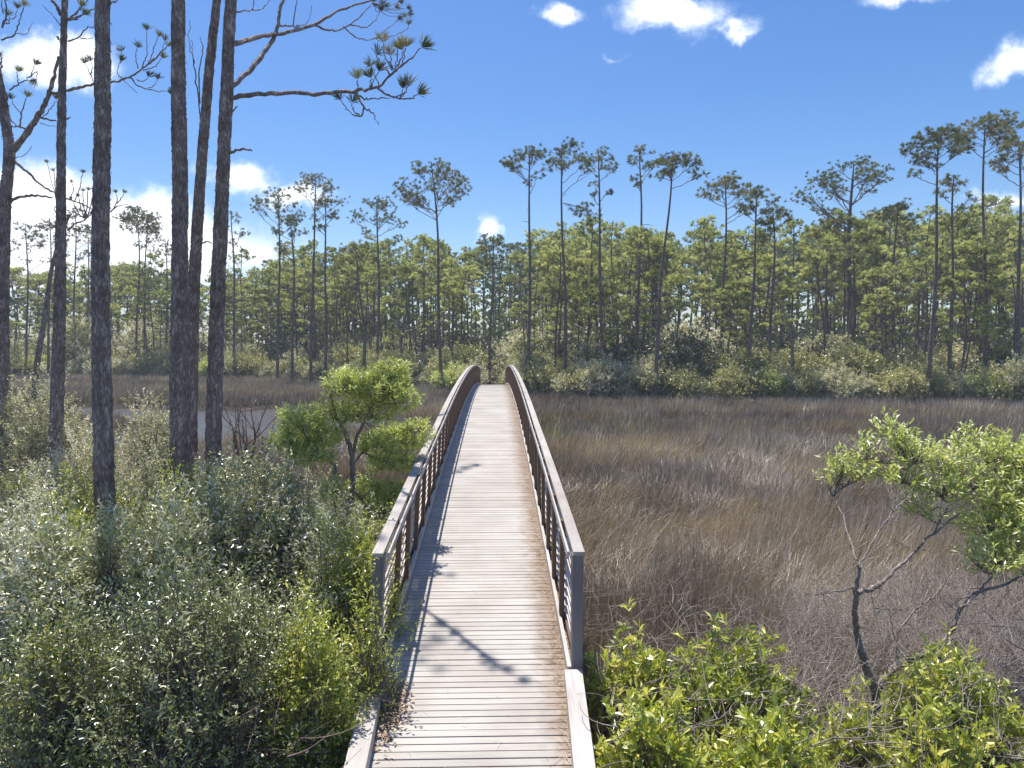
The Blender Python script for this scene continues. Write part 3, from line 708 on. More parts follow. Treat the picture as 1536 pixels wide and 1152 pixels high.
# far-off wood behind, one mass
r = np.random.default_rng(9); fw = MB(); 
n = 260; px = r.uniform(-150, 1690, n); Yd = r.uniform(112, 165, n)
for i in range(n):
    if px[i] < 400 and i % 2: continue
    ty = np.interp(px[i], SKY_X, SKY_Y) + 18 + abs(r.normal(0, 22)); p_ = at(px[i], ty, Yd[i]); H = p_[2]
    kk = 60; th = r.uniform(0, 6.28, kk); rad = 3.4 * np.sqrt(r.uniform(0, 1, kk)); z = H - (H * .55) * r.uniform(0, 1, kk) ** 1.3 - rad * .25
    P = np.stack([p_[0] + rad * np.cos(th), Yd[i] + rad * np.sin(th), z], -1)
    tufts(fw, P, np.tile([0, 0, .6], (kk, 1)), 8, .95, .30, r, spread=1.0)
    fw.tube([(p_[0], Yd[i], 0), (p_[0] + r.normal(0, .3), Yd[i], H * .5), (p_[0], Yd[i], H * .95)], [.24, .18, .06], 5, a=.0)
for i in range(700):
    pxx = r.uniform(-150, 1690); Yq = r.uniform(104, 120); c = at(pxx, 560, Yq); hh = r.uniform(3, 10) if pxx > 380 else r.uniform(2, 6)
    kk = 26; th = r.uniform(0, 6.28, kk); rad = 2.6 * np.sqrt(r.uniform(0, 1, kk))
    tufts(fw, np.stack([c[0] + rad * np.cos(th), Yq + rad * np.sin(th), hh * r.uniform(.05, 1, kk)], -1), np.tile([0, 0, .6], (kk, 1)), 7, .9, .34, r, spread=1.0)
tag(fw.build('far_wood', M_wood_far), 'hazy mass of far-off trees closing the wood behind the pines', 'wood', kind='stuff')

# ------------------------------------------------------------------ shrubs
def shrub_parts(seed, H, Rx, Ry, nt, lp, ll, lw, twl=.26, nb=9, stems=6, upb=.35, hollow=.45, zlow=.12, branchy=30, brad=.02, lobe=.46, blobs=None, spread=.9, sprig=.0):
    """nt leafy twigs with lp leaves each, on the shells of nb lobes, over a skeleton of stems"""
    r = np.random.default_rng(seed); Fm = MB(); Bm = MB()
    if blobs is None:
        blobs = [(0, 0, H * .55, Rx * .55, Ry * .55, H * .42)]
        for i in range(nb):
            th = i * 2.4 + r.normal(0, .3); q = math.sqrt((i + .6) / nb) * .78
            s_ = r.uniform(.26, .48); z = H * (1 - s_ * .55) * (1 - .50 * q * q) - r.uniform(0, .28) * H
            blobs.append((q * math.cos(th) * Rx, q * math.sin(th) * Ry, z, Rx * s_, Ry * s_, H * s_ * .62))
    bl = np.array(blobs, float); wt = (bl[:, 3] * bl[:, 4] * bl[:, 5]) ** (.62); wt /= wt.sum()
    b = r.choice(len(bl), nt, p=wt); d = r.standard_normal((nt, 3)); d[:, 2] += upb; d = nrm(d)
    sh_ = (hollow + (1 - hollow) * np.sqrt(r.uniform(0, 1, nt))) * (1 + lobe * sines(d * 1.0, seed, 3.2))
    P = bl[b, :3] + d * bl[b, 3:] * sh_[:, None]
    if sprig: P += d * (r.uniform(0, 1, nt) < .06)[:, None] * r.uniform(0, sprig, (nt, 1)) + np.array([0, 0, 1.0]) * ((r.uniform(0, 1, nt) < .06) * r.uniform(0, sprig, nt))[:, None]
    ok = P[:, 2] > zlow * H; P = P[ok]; d = d[ok]; n = len(P)
    td = nrm(d * np.array([1, 1, .5]) + np.array([0, 0, .75]) + r.normal(0, .35, (n, 3)))
    u = np.tile(np.linspace(.05, 1, lp), n); TD = np.repeat(td, lp, 0)
    LP = np.repeat(P, lp, 0) + TD * (u * twl)[:, None] * np.repeat(r.uniform(.6, 1.25, n), lp)[:, None]
    LD = nrm(TD * .55 + nrm(r.standard_normal((n * lp, 3))) * spread + np.array([0, 0, .12]))
    NN = nrm(np.array([0, 0, 1.0]) + r.normal(0, .65, (n * lp, 3)))
    a = np.clip(np.repeat(r.uniform(.0, .9, n), lp) + r.normal(0, .18, n * lp) + .12 * u, 0, 1)
    leaves(Fm, LP, LD, NN, ll * r.uniform(.45, 1.4, n * lp), lw * r.uniform(.6, 1.3, n * lp), a)
    # skeleton
    for j in range(len(bl)):
        th = r.uniform(0, 6.28); q = r.uniform(.03, .22)
        A_ = np.array([q * math.cos(th) * Rx, q * math.sin(th) * Ry, -.05]); E = bl[j, :3]
        Mid = A_ + (E - A_) * .5 + np.array([0, 0, .15 * H]) + r.normal(0, .05 * H, 3)
        Ls = bez(A_, Mid, E, 7); Ls[1:-1] += r.normal(0, .015 * H, (5, 3)); Bm.tube(Ls, np.linspace(brad, brad * .45, 7), 5, a=.4, cap=False)
        mine = np.where(b[ok] == j)[0]
        if len(mine) == 0: continue
        for kx in r.choice(mine, min(branchy, len(mine)), replace=False):
            s0 = Ls[int(r.integers(3, 7))]; pe = P[kx] + td[kx] * twl * .8; mid = (s0 + pe) / 2 + r.normal(0, .04 * H, 3)
            Bm.tube(bez(s0, mid, pe, 5), np.linspace(brad * .35, brad * .10, 5), 3, a=.6, cap=False)
    return Fm, Bm
def add_shrub(name, label, loc, fmat, bmat=None, group=None, cat='shrub', rz=0, **kw):
    Fm, Bm = shrub_parts(**kw); o = thing(name, label, cat, loc, group, rz)
    Fm.build('foliage', fmat, o); Bm.build('stems', bmat or M_twig, o, smooth=True); return o

# shrub band along the far shore: forms copied along it
bank = []
for k, (mt, lab, gp, hh, ll, lw) in enumerate([
    (M_pales, 'pale silvery shrub along the far marsh edge below the pines', 'pale silvery shrubs along the far marsh edge', 2.2, .16, .07),
    (M_olive, 'olive green shrub along the far marsh edge below the pines', 'olive shrubs along the far marsh edge', 2.6, .17, .075),
    (M_pales, 'pale silvery shrub along the far marsh edge below the pines', 'pale silvery shrubs along the far marsh edge', 2.9, .16, .07),
    (M_olive, 'olive green shrub along the far marsh edge below the pines', 'olive shrubs along the far marsh edge', 3.2, .17, .075),
    (M_dark, 'dark leafy understory tree in the shade under the pines', 'dark understory trees in the wood', 4.6, .24, .12),
    (M_brightg, 'fresh green shrub along the far marsh edge below the pines', 'fresh green shrubs along the far marsh edge', 2.3, .16, .07),
    (M_pales, 'greyish broad understory tree between the pine trunks', 'greyish understory trees in the wood', 5.2, .22, .10)]):
    o = add_shrub('shrub' if hh < 4 else 'understory_tree', lab, (0, 0, 0), mt, group=gp, cat='shrub' if hh < 4 else 'tree', seed=700 + k, H=hh, Rx=hh * .62, Ry=hh * .6,
                  nt=650, lp=9, ll=ll, lw=lw, twl=.34, nb=10, branchy=7, brad=.03, sprig=.5)
    bank.append([o, lab, gp, False])
def put_bank(k, px, Yd, s, rz):
    o, lab, gp, used = bank[k]; x = at(px, 560, Yd)[0]
    if used: dup(o, (x, Yd, .15), rz, s, lab, gp)
    else:
        o.location = (float(x), float(Yd), .15); o.rotation_euler = (0, 0, rz); o.scale = (s, s, s); bank[k][3] = True
rr = random.Random(4)
px = -40
while px < 1580:
    S = float(shore((px - 768) / F))
    if not (716 < px < 762):
        k = rr.choices([0, 1, 2, 3, 5], [5, 3, 3, 2, 1])[0]; put_bank(k, px, S + rr.uniform(.3, 2.2), rr.uniform(.6, 1.15), rr.uniform(0, 6.28))
    px += rr.uniform(11, 24) * 55 / S
for i in range(110):
    px = rr.uniform(-40, 1580); S = float(shore((px - 768) / F)); k = rr.choices([1, 2, 3, 0, 5], [4, 3, 4, 2, 2 if px < 500 else .4])[0]
    if 700 < px < 775: continue
    put_bank(k, px, S + rr.uniform(2.5, 9), rr.uniform(.8, 1.4), rr.uniform(0, 6.28))
for i in range(150):
    px = rr.uniform(-40, 1580); S = float(shore((px - 768) / F)); k = 4 if rr.random() < (.72 if px > 420 else .3) else 6
    if 715 < px < 762 : continue
    put_bank(k, px, S + rr.uniform(5, 28), rr.uniform(.6, 1.25) * (1.35 if k == 6 and rr.random() < .3 else 1), rr.uniform(0, 6.28))

# ------------------------------------------------------------------ near pines (thick trunks at the left)
def near_tree(label, Y, pts, w0, w1, branches=(), crown=None, seed=1, name='pine_tree', extra_world=(), dyf=None, lw=.8):
    """pts: trunk pixels from bottom to top (photograph); w: widths in px bottom/top; continues above the frame"""
    r = np.random.default_rng(seed)
    base = at(pts[0][0], pts[0][1], Y)
    W = [at(a, b, Y) for a, b in pts]
    dirn = (W[0] - W[1]) / (W[0][2] - W[1][2]); g0 = W[0] - dirn * W[0][2] * .6; g0 = np.array([W[0][0] * .7 + g0[0] * .3, Y, -.15])
    top_slope = (W[-1] - W[-2]) / (W[-1][2] - W[-2][2]); Ht = crown['H'] if crown else W[-1][2] + 1
    up = [W[-1] + top_slope * (h - W[-1][2]) for h in ((Ht * .5 + W[-1][2] * .5), Ht)] if crown else []
    P = spline([g0] + W + up, 260); P[0, 2] = -.15
    zs = P[:, 2]; r_b = w0 * Y / F / 2; r_t = w1 * Y / F / 2
    rad = np.interp(zs, [0, W[0][2], W[-1][2], Ht], [r_b * 1.25, r_b, r_t, r_t * .35])
    k = 44; th = np.arange(k) * 2 * PI / k
    org = np.array([g0[0], Y, 0.0]); P = P - org
    # bark plates as real relief: jittered ridges that run up the trunk
    zz = P[:, 2]; lobes = np.zeros((len(P), k))
    for q in range(9):
        f = int(r.integers(3, 15)); lobes += np.sin(f * th[None, :] + zz[:, None] * r.uniform(-3, 3) + r.uniform(0, 6.28) + 1.2 * np.sin(zz[:, None] * r.uniform(2, 7))) / 9
    lobes += r.normal(0, .42, lobes.shape) * .35
    rr_ = rad[:, None] * .84 * (1 + .12 * lobes) + .008 * (lobes > .25)
    Tn = MB(); cx = np.cos(th); sx = np.sin(th)
    V = np.stack([P[:, 0][:, None] + rr_ * cx, P[:, 1][:, None] + rr_ * sx, np.repeat(P[:, 2][:, None], k, 1)], -1)
    i = np.arange(len(P) - 1)[:, None] * k; j = np.arange(k)[None, :]; j2 = (j + 1) % k
    Tn.add(V.reshape(-1, 3), q=np.stack([i + j, i + j2, i + k + j2, i + k + j], -1).reshape(-1, 4), a=.5)
    # loose bark flakes standing off the edge
    nf = 420; ii = r.integers(5, len(P) - 5, nf); aa = r.uniform(0, 2 * PI, nf)
    FP = P[ii] + np.stack([np.cos(aa), np.sin(aa), 0 * aa], -1) * (rad[ii] * .84)[:, None]
    leaves(Tn, FP, np.stack([np.cos(aa) * .45, np.sin(aa) * .45, r.choice([-1, 1], nf)], -1), np.stack([np.cos(aa), np.sin(aa), 0 * aa], -1), r.uniform(.03, .07, nf), .03, r.uniform(0, 1, nf))
    o = thing(name, label, 'pine tree', org); Lb = Tn; Cn = MB(); tips = []; dirs = []
    for br in branches:
        yo = br.get('dy', (0, 0)); pl = br['p']; n = len(pl)
        W_ = np.array([at(a, b, Y + yo[0] + (yo[1] - yo[0]) * q / max(1, n - 1) + (dyf(a, br.get('f', 1)) if dyf else 0)) for q, (a, b) in enumerate(pl)]) - org
        Q = spline(W_, max(6, n * 5)); w_a, w_b = br['w']; rd = np.linspace(w_a, w_b, len(Q)) * Y / F / 2 * lw
        Q[1:-1] += r.normal(0, .008, (len(Q) - 2, 3))
        Lb.tube(Q, rd * (1 + .12 * r.standard_normal(len(Q)).clip(-1, 1)), 7, a=.5)
        if br.get('t', 1): tips.append(Q[-1]); dirs.append(nrm(Q[-1] - Q[-2] + np.array([0, 0, .02])))
    if crown:
        c = dict(crown); Ht = c.pop('H'); zb = c.pop('zb'); trk = spline([g0] + W + up, 60) - org
        K = c.get('K', 12); hw = c.get('hw', 2.6)
        cents = []
        for q in range(K):
            phi = q * 2.4 + r.normal(0, .3); rho = math.sqrt((q + .5) / K)
            cents.append((trk[-1][0] + rho * math.cos(phi) * hw, rho * math.sin(phi) * hw, Ht - .35 * (Ht - zb) * rho ** 2 - r.uniform(0, .4) * (Ht - zb)))
        cents += [tuple(np.array(e) - org) for e in extra_world]
        for E in cents:
            E = np.array(E); zs_ = max(zb, E[2] - np.hypot(E[0], E[1]) * .5 - .3); zs_ = min(zs_, trk[-1][2] - .2)
            A_ = np.array([np.interp(zs_, trk[:, 2], trk[:, 0]), np.interp(zs_, trk[:, 2], trk[:, 1]), zs_])
            Ls = bez(A_, A_ + (E - A_) * .55 + np.array([0, 0, -.2]), E, 8); Lb.tube(Ls, np.linspace(.05, .015, 8), 5, a=.5)
            for q in range(c.get('m', 9)):
                p_ = E + nrm(r.standard_normal(3)) * r.uniform(.25, .8) * np.array([1, 1, .6]); a_ = Ls[int(r.integers(4, 8))]
                Lb.tube(bez(a_, (a_ + p_) / 2 - np.array([0, 0, .05]), p_, 4), np.linspace(.012, .006, 4), 3); tips.append(p_); dirs.append(nrm(p_ - a_ + np.array([0, 0, .3])))
    Tn.build('trunk', M_bark, o, smooth=False)
    if tips:
        tufts(Cn, np.array(tips), np.array(dirs), 52, .21, .0085, r, spread=.68); Cn.build('crown', M_needle_near, o)
    return o

def fan(base, tips, w=(3, 1.2), bend=6):
    """thin twigs from one pixel to many tip pixels"""
    o = []
    for i, (x, y) in enumerate(tips):
        mx_, my_ = (base[0] + x) / 2, (base[1] + y) / 2 + bend
        o.append(dict(p=[base, (mx_, my_), (x, y)], w=w))
    return o
# F: trunk with the two long branches to the right
brF = [dict(p=[(345, 147), (385, 142), (430, 139), (475, 141), (520, 138), (548, 134), (568, 130), (590, 108), (612, 92), (632, 72)], w=(8.5, 1.2)),
       dict(p=[(348, 67), (385, 56), (425, 49), (470, 38), (500, 20), (530, 8), (560, 0), (585, -10)], w=(9, 3)),
       dict(p=[(343, 132), (375, 105), (400, 72), (415, 45), (419, 20), (424, 2), (440, -20)], w=(10, 5), t=0),
       dict(p=[(473, 38), (490, 45), (515, 43), (540, 25), (560, 2)], w=(5, 2)),
       dict(p=[(515, 40), (535, 56), (560, 58), (585, 40), (604, 25)], w=(3, 1.4)), dict(p=[(560, 58), (585, 55), (608, 45), (613, 38)], w=(2.4, 1.2)),
       dict(p=[(525, 37), (550, 40), (565, 28), (572, 8)], w=(3, 1.3)),
       dict(p=[(418, 38), (440, 40), (450, 40)], w=(4, 2), t=0), dict(p=[(440, 39), (443, 15), (447, -10)], w=(3, 1.5), t=0), dict(p=[(443, 39), (460, 35), (468, 8)], w=(1.6, 1), t=0),
       dict(p=[(353, 18), (375, 16), (395, 12), (408, -5)], w=(3, 1), t=0), dict(p=[(378, 15), (382, 0), (386, -12)], w=(2, 1), t=0),
       dict(p=[(343, 172), (350, 166), (356, 159)], w=(3, 2), t=0), dict(p=[(341, 232), (352, 226), (366, 224), (378, 226)], w=(6, 3), t=0),
       dict(p=[(532, 139), (545, 162), (540, 175), (525, 168), (511, 150)], w=(3, 1.2)), dict(p=[(540, 175), (530, 165), (528, 154)], w=(2, 1)),
       dict(p=[(545, 162), (560, 170), (568, 188)], w=(2.5, 1), t=0), dict(p=[(533, 140), (550, 149), (568, 148), (585, 147)], w=(2.6, 1), t=0),
       dict(p=[(566, 132), (588, 146), (612, 148), (626, 142)], w=(3, 1.3)), dict(p=[(600, 147), (608, 140), (611, 130)], w=(2, 1)), dict(p=[(590, 147), (603, 142), (604, 134)], w=(1.8, 1)),
       dict(p=[(590, 108), (604, 95), (608, 72)], w=(2, 1.2)), dict(p=[(586, 112), (572, 98), (565, 82)], w=(2, 1.2)), dict(p=[(588, 105), (578, 85), (575, 65)], w=(2, 1.2)), dict(p=[(590, 104), (586, 95), (586, 84)], w=(2, 1.2)),
       dict(p=[(560, 133), (558, 125), (568, 108)], w=(2, 1.2)), dict(p=[(556, 135), (556, 128), (557, 118)], w=(2, 1.2)), dict(p=[(538, 137), (537, 128), (536, 120)], w=(2, 1.2)), dict(p=[(568, 130), (562, 112), (556, 100)], w=(1.8, 1)),
       dict(p=[(592, 104), (596, 85), (597, 58)], w=(2, .8), t=0), dict(p=[(595, 100), (602, 88), (604, 76)], w=(2, 1))]
for q_ in range(1, 12): brF[q_]['f'] = 2
fan_ = fan((560, 5), [(576, 8), (570, 16), (592, 12), (598, 3), (585, -6), (610, 12), (612, 20), (596, 26)], (2, 1))
for q_ in fan_: q_['f'] = 2
brF += fan_
near_tree('near pine trunk with two long tufted branches reaching right over the marsh', 13.0, [(320, 712), (324, 520), (330, 360), (338, 180), (346, 0)], 27, 18, brF, dict(H=19, zb=13.5, hw=1.3, K=8), seed=31,
          dyf=lambda a, f: (-4.1 if f == 1 else 5.0) * min(1.05, max(0, (a - 350) / 260)))
near_tree('straight near pine trunk, left of the two that cross', 12.5, [(269, 688), (269, 500), (270, 300), (268, 150), (267, 0)], 31, 20, (), dict(H=19, zb=14, hw=1.8, K=8, m=6), seed=32)
near_tree('leaning near pine trunk crossing behind its straight left neighbour', 14.0, [(286, 640), (290, 470), (297, 330), (310, 150), (326, -10)], 22, 13,
          [dict(p=[(301, 180), (294, 120), (290, 90), (287, 60)], w=(3, 1), t=0), dict(p=[(300, 155), (299, 110), (304, 75), (300, 55)], w=(3, 1), t=0), dict(p=[(292, 95), (283, 62), (285, 30)], w=(1.6, .8), t=0),
           dict(p=[(304, 365), (312, 362), (318, 365)], w=(3, 2), t=0)], dict(H=17, zb=13, hw=1.1, K=6, m=6), seed=33)
near_tree('thickest near pine trunk, third from the left edge', 10.5, [(158, 782), (155, 640), (151, 470), (152, 300), (154, 150), (154, 0)], 33, 22,
          [dict(p=[(165, 5), (172, 3), (176, 0)], w=(3, 2), t=0)], dict(H=17, zb=12.5, hw=1.7, K=8, m=6), seed=34)
brB = fan((101, 30), [(120, 10), (135, -5), (124, 22), (147, 8)], (4, 1.5), 3)
brB += [dict(p=[(92, 22), (84, 8), (72, -6)], w=(7, 4), t=0), dict(p=[(90, 38), (80, 24), (64, 8)], w=(2, 1), t=0), dict(p=[(102, 62), (118, 56), (130, 42), (142, 40)], w=(3, 1.2), t=0), dict(p=[(120, 57), (127, 58), (140, 57)], w=(2, 1), t=0),
        dict(p=[(88, 60), (87, 56), (85, 55)], w=(3, 2), t=0), dict(p=[(98, 176), (102, 178), (105, 176)], w=(4, 2), t=0)]
near_tree('thin straight near pine trunk, second from the left edge', 14.5, [(82, 735), (87, 560), (91, 380), (92, 200), (97, 0)], 23, 9, brB, dict(H=16.5, zb=12.5, hw=1.6, K=7, m=6), seed=35)
# A: forked pine at the left edge
brA = [dict(p=[(14, 232), (40, 200), (58, 172), (72, 145), (80, 118), (88, 85)], w=(12, 5), t=0),
       dict(p=[(76, 140), (100, 136), (125, 130), (150, 124), (175, 122), (195, 115), (215, 102), (232, 88), (250, 70)], w=(6, 2)),
       dict(p=[(195, 115), (207, 128), (230, 136), (250, 137)], w=(3, 1)), dict(p=[(207, 103), (203, 85), (206, 72)], w=(2, 1)), dict(p=[(213, 102), (220, 80), (220, 46)], w=(2, 1)), dict(p=[(222, 96), (232, 70), (237, 55)], w=(2, 1)),
       dict(p=[(230, 92), (242, 78), (247, 62)], w=(2, 1)), dict(p=[(214, 106), (232, 100), (242, 88)], w=(2, 1)), dict(p=[(186, 118), (176, 110), (180, 92)], w=(2, 1)), dict(p=[(180, 95), (184, 88), (182, 78)], w=(1.6, 1)),
       dict(p=[(205, 120), (215, 122), (222, 116)], w=(2, 1)), dict(p=[(222, 132), (232, 128), (236, 120)], w=(1.6, 1)), dict(p=[(140, 122), (134, 108), (128, 96)], w=(2, 1)), dict(p=[(136, 112), (138, 103), (136, 92)], w=(2, 1)),
       dict(p=[(185, 120), (198, 132), (207, 140)], w=(1.4, .8), t=0),
       dict(p=[(44, 196), (30, 190), (15, 189), (4, 172)], w=(4, 2)), dict(p=[(58, 176), (75, 180), (88, 182)], w=(4, 2), t=0), dict(p=[(30, 190), (32, 170), (36, 158), (40, 146)], w=(3, 1.2)), dict(p=[(33, 172), (22, 160), (18, 150)], w=(2, 1)),
       dict(p=[(25, 188), (15, 178), (10, 165)], w=(2, 1)), dict(p=[(14, 135), (30, 125), (45, 115), (52, 98)], w=(3, 1.2)), dict(p=[(44, 116), (55, 108), (55, 118)], w=(2, 1)), dict(p=[(28, 126), (26, 116), (26, 108)], w=(2, 1)),
       dict(p=[(62, 178), (78, 160), (84, 150)], w=(2, 1)), dict(p=[(2, 60), (20, 54), (25, 46), (30, 28), (36, 10)], w=(3, 1.5)), dict(p=[(3, 42), (10, 20), (8, 0)], w=(4, 2)), dict(p=[(24, 50), (40, 50), (48, 32)], w=(1.6, .8), t=0),
       dict(p=[(10, 30), (22, 26), (26, 14)], w=(2, 1)), dict(p=[(6, 36), (14, 34), (14, 24)], w=(2, 1)), dict(p=[(4, 20), (2, 8), (4, -2)], w=(2, 1)), dict(p=[(3, 102), (2, 92), (2, 86)], w=(3, 2)), dict(p=[(10, 150), (6, 130), (0, 118)], w=(5, 3)),
       dict(p=[(20, 240), (45, 262), (65, 280), (84, 290)], w=(5, 3), t=0), dict(p=[(12, 304), (30, 296), (55, 293), (78, 296)], w=(7, 3), t=0), dict(p=[(24, 236), (38, 232), (48, 218)], w=(1.5, .8), t=0),
       dict(p=[(60, 184), (72, 188), (88, 190)], w=(1.5, .8), t=0)]
near_tree('forked near pine at the left edge with a long tufted bough reaching right', 15.5, [(2, 560), (3, 420), (8, 300), (14, 235), (8, 180), (0, 130), (-12, 60), (-16, 0)], 26, 9, brA, dict(H=15, zb=12.2, hw=1.8, K=6), seed=36)
# loose young pine seen between the thin and thick trunks
brY = fan((128, 328), [(108, 300), (118, 296), (124, 288), (132, 286), (140, 292), (146, 300)], (3, 1.2), 6) + \
      [dict(p=[(100, 298), (115, 303), (128, 308), (141, 316)], w=(3, 2), t=0), dict(p=[(102, 346), (112, 336), (126, 330), (138, 316)], w=(4, 2), t=0), dict(p=[(102, 342), (92, 330), (82, 315), (84, 300), (71, 245)], w=(2, 1)),
       dict(p=[(84, 300), (82, 270), (81, 258)], w=(2, 1)), dict(p=[(112, 302), (120, 280), (124, 260)], w=(2, 1)), dict(p=[(104, 300), (110, 285), (108, 275)], w=(2, 1)), dict(p=[(166, 318), (175, 310), (192, 306)], w=(3, 1), t=0),
       dict(p=[(168, 325), (185, 328), (205, 325)], w=(2, 1), t=0), dict(p=[(170, 313), (176, 300), (174, 290)], w=(2, 1)), dict(p=[(176, 305), (182, 297), (186, 290)], w=(2, 1))]
near_tree('slender young pine with loose tufts seen between the second and third near trunks', 26, [(52, 580), (68, 470), (78, 400), (92, 352), (104, 322)], 10, 4, brY, None, seed=37)

# ------------------------------------------------------------------ near shrubs
def sh(label, px, ytop, Y, hwpx, fmat, seed, nt, lp=9, ll=.055, lw=.022, zg=0.0, name='shrub', bmat=None, ryf=.9, hk=1.09, **kw):
    H = at(px, ytop, Y)[2] * hk; x = at(px, 560, Y)[0]; Rx = hwpx * Y / F
    return add_shrub(name, label, (x, Y, zg), fmat, bmat, seed=seed, H=H, Rx=Rx, Ry=Rx * ryf, nt=nt, lp=lp, ll=ll, lw=lw, **kw)
sh('largest silvery shrub in front of the crossing pine trunks', 350, 705, 8.6, 175, M_silver, 1, 5200, hk=1.02, lp=11, ll=.062, lw=.025, sprig=.25, brad=.03, nb=16)
sh('silvery shrub around the foot of the thickest pine trunk', 190, 775, 7.4, 150, M_silver, 2, 3600, lp=11, ll=.062, lw=.025, sprig=.25, nb=13)
sh('pale glittering shrub at the left edge, lower half', 55, 800, 6.9, 130, M_silver, 3, 3000, lp=11, ll=.062, lw=.025, nb=12)
sh('white-tipped shrub right of the crossing pine trunks', 470, 695, 9.8, 70, M_pales, 4, 1500, hk=1.0, lp=10, ll=.05, lw=.02, sprig=.35)
sh('dark green twiggy shrub in the lower left foreground', 300, 900, 5.3, 185, M_myrtle, 5, 4200, lp=10, ll=.042, lw=.016, nb=17, hollow=.7, branchy=70, lobe=.55)
sh('dark green glossy shrub in the bottom left corner', 90, 950, 5.0, 150, M_myrtle, 6, 2600, lp=10, ll=.042, lw=.016, nb=12)
sh('yellow-green leafy shrub pressing against the left railing post', 538, 815, 7.2, 55, M_lime, 7, 1700, lp=9, ll=.05, lw=.02, sprig=.3, nb=10)
sh('bright yellow-green shrub beside the left approach kerb', 462, 950, 5.4, 62, M_lime, 8, 1600, lp=9, ll=.045, lw=.019, nb=9)
sh('mid green shrub between the white-tipped shrub and the railing', 500, 790, 7.4, 85, M_myrtle, 9, 2000, lp=10, sprig=.2)
sh('yellow-green shrub between the second and third near trunks', 140, 722, 11, 75, M_yel, 10, 1300, lp=9, ll=.055, lw=.022)
sh('tall pale shrub behind the thin near trunk at left', 55, 578, 15, 78, M_pales, 11, 2000, lp=9, ll=.07, lw=.028, sprig=.5)
sh('pale feathery shrub between the thickest and the straight trunk', 222, 618, 15, 52, M_pales, 12, 1300, lp=9, ll=.07, lw=.028, sprig=.5)
sh('dark yellow-green rounded shrub at the left edge, mid height', 12, 690, 10, 52, M_olive, 13, 1300, lp=9, ll=.05, lw=.02)
sh('grey-green shrub between the thin and thickest near trunks', 115, 660, 13.5, 70, M_pales, 14, 1600, lp=9, ll=.06, lw=.024)
sh('grey-green shrub right behind the thickest near trunk', 215, 690, 12, 60, M_pales, 15, 1400, lp=9, ll=.06, lw=.024)
sh('olive shrub at the foot of the straight near trunk', 290, 690, 11.8, 56, M_olive, 16, 1200, hk=1.0, lp=9, ll=.05, lw=.02)
sh('silvery shrub at the foot of the leaning near trunks', 400, 705, 11, 62, M_pales, 17, 1300, hk=.98, lp=9, ll=.05, lw=.02, sprig=.3)
sh('light olive shrub low at the left edge behind the glittering one', 40, 745, 9, 80, M_silver, 18, 1500, lp=9, ll=.05, lw=.02)
sh('small lime bush behind the left railing', 545, 745, 11.5, 36, M_brightg, 19, 500, lp=9, ll=.05, lw=.02)

sh('lime green shrub among the silvery ones left of the thickest trunk', 95, 790, 8.6, 60, M_lime, 20, 900, lp=9)
sh('lime green low shrub between thickest trunk and largest silvery shrub', 250, 735, 9.6, 48, M_lime, 21, 800, lp=9)
sh('yellow-green low shrub in the bottom left foreground', 60, 985, 4.9, 60, M_yel, 22, 600, lp=9, ll=.045, lw=.02)
sh('pale shrub between the white-tipped shrub and the small bright tree', 425, 735, 8.9, 50, M_pales, 23, 900, lp=10, sprig=.3)

sh('low leafy shrub leaning onto the foot of the left end post', 545, 875, 5.9, 38, M_lime, 24, 360, lp=9, ll=.045, lw=.018, sprig=.25, nb=8)
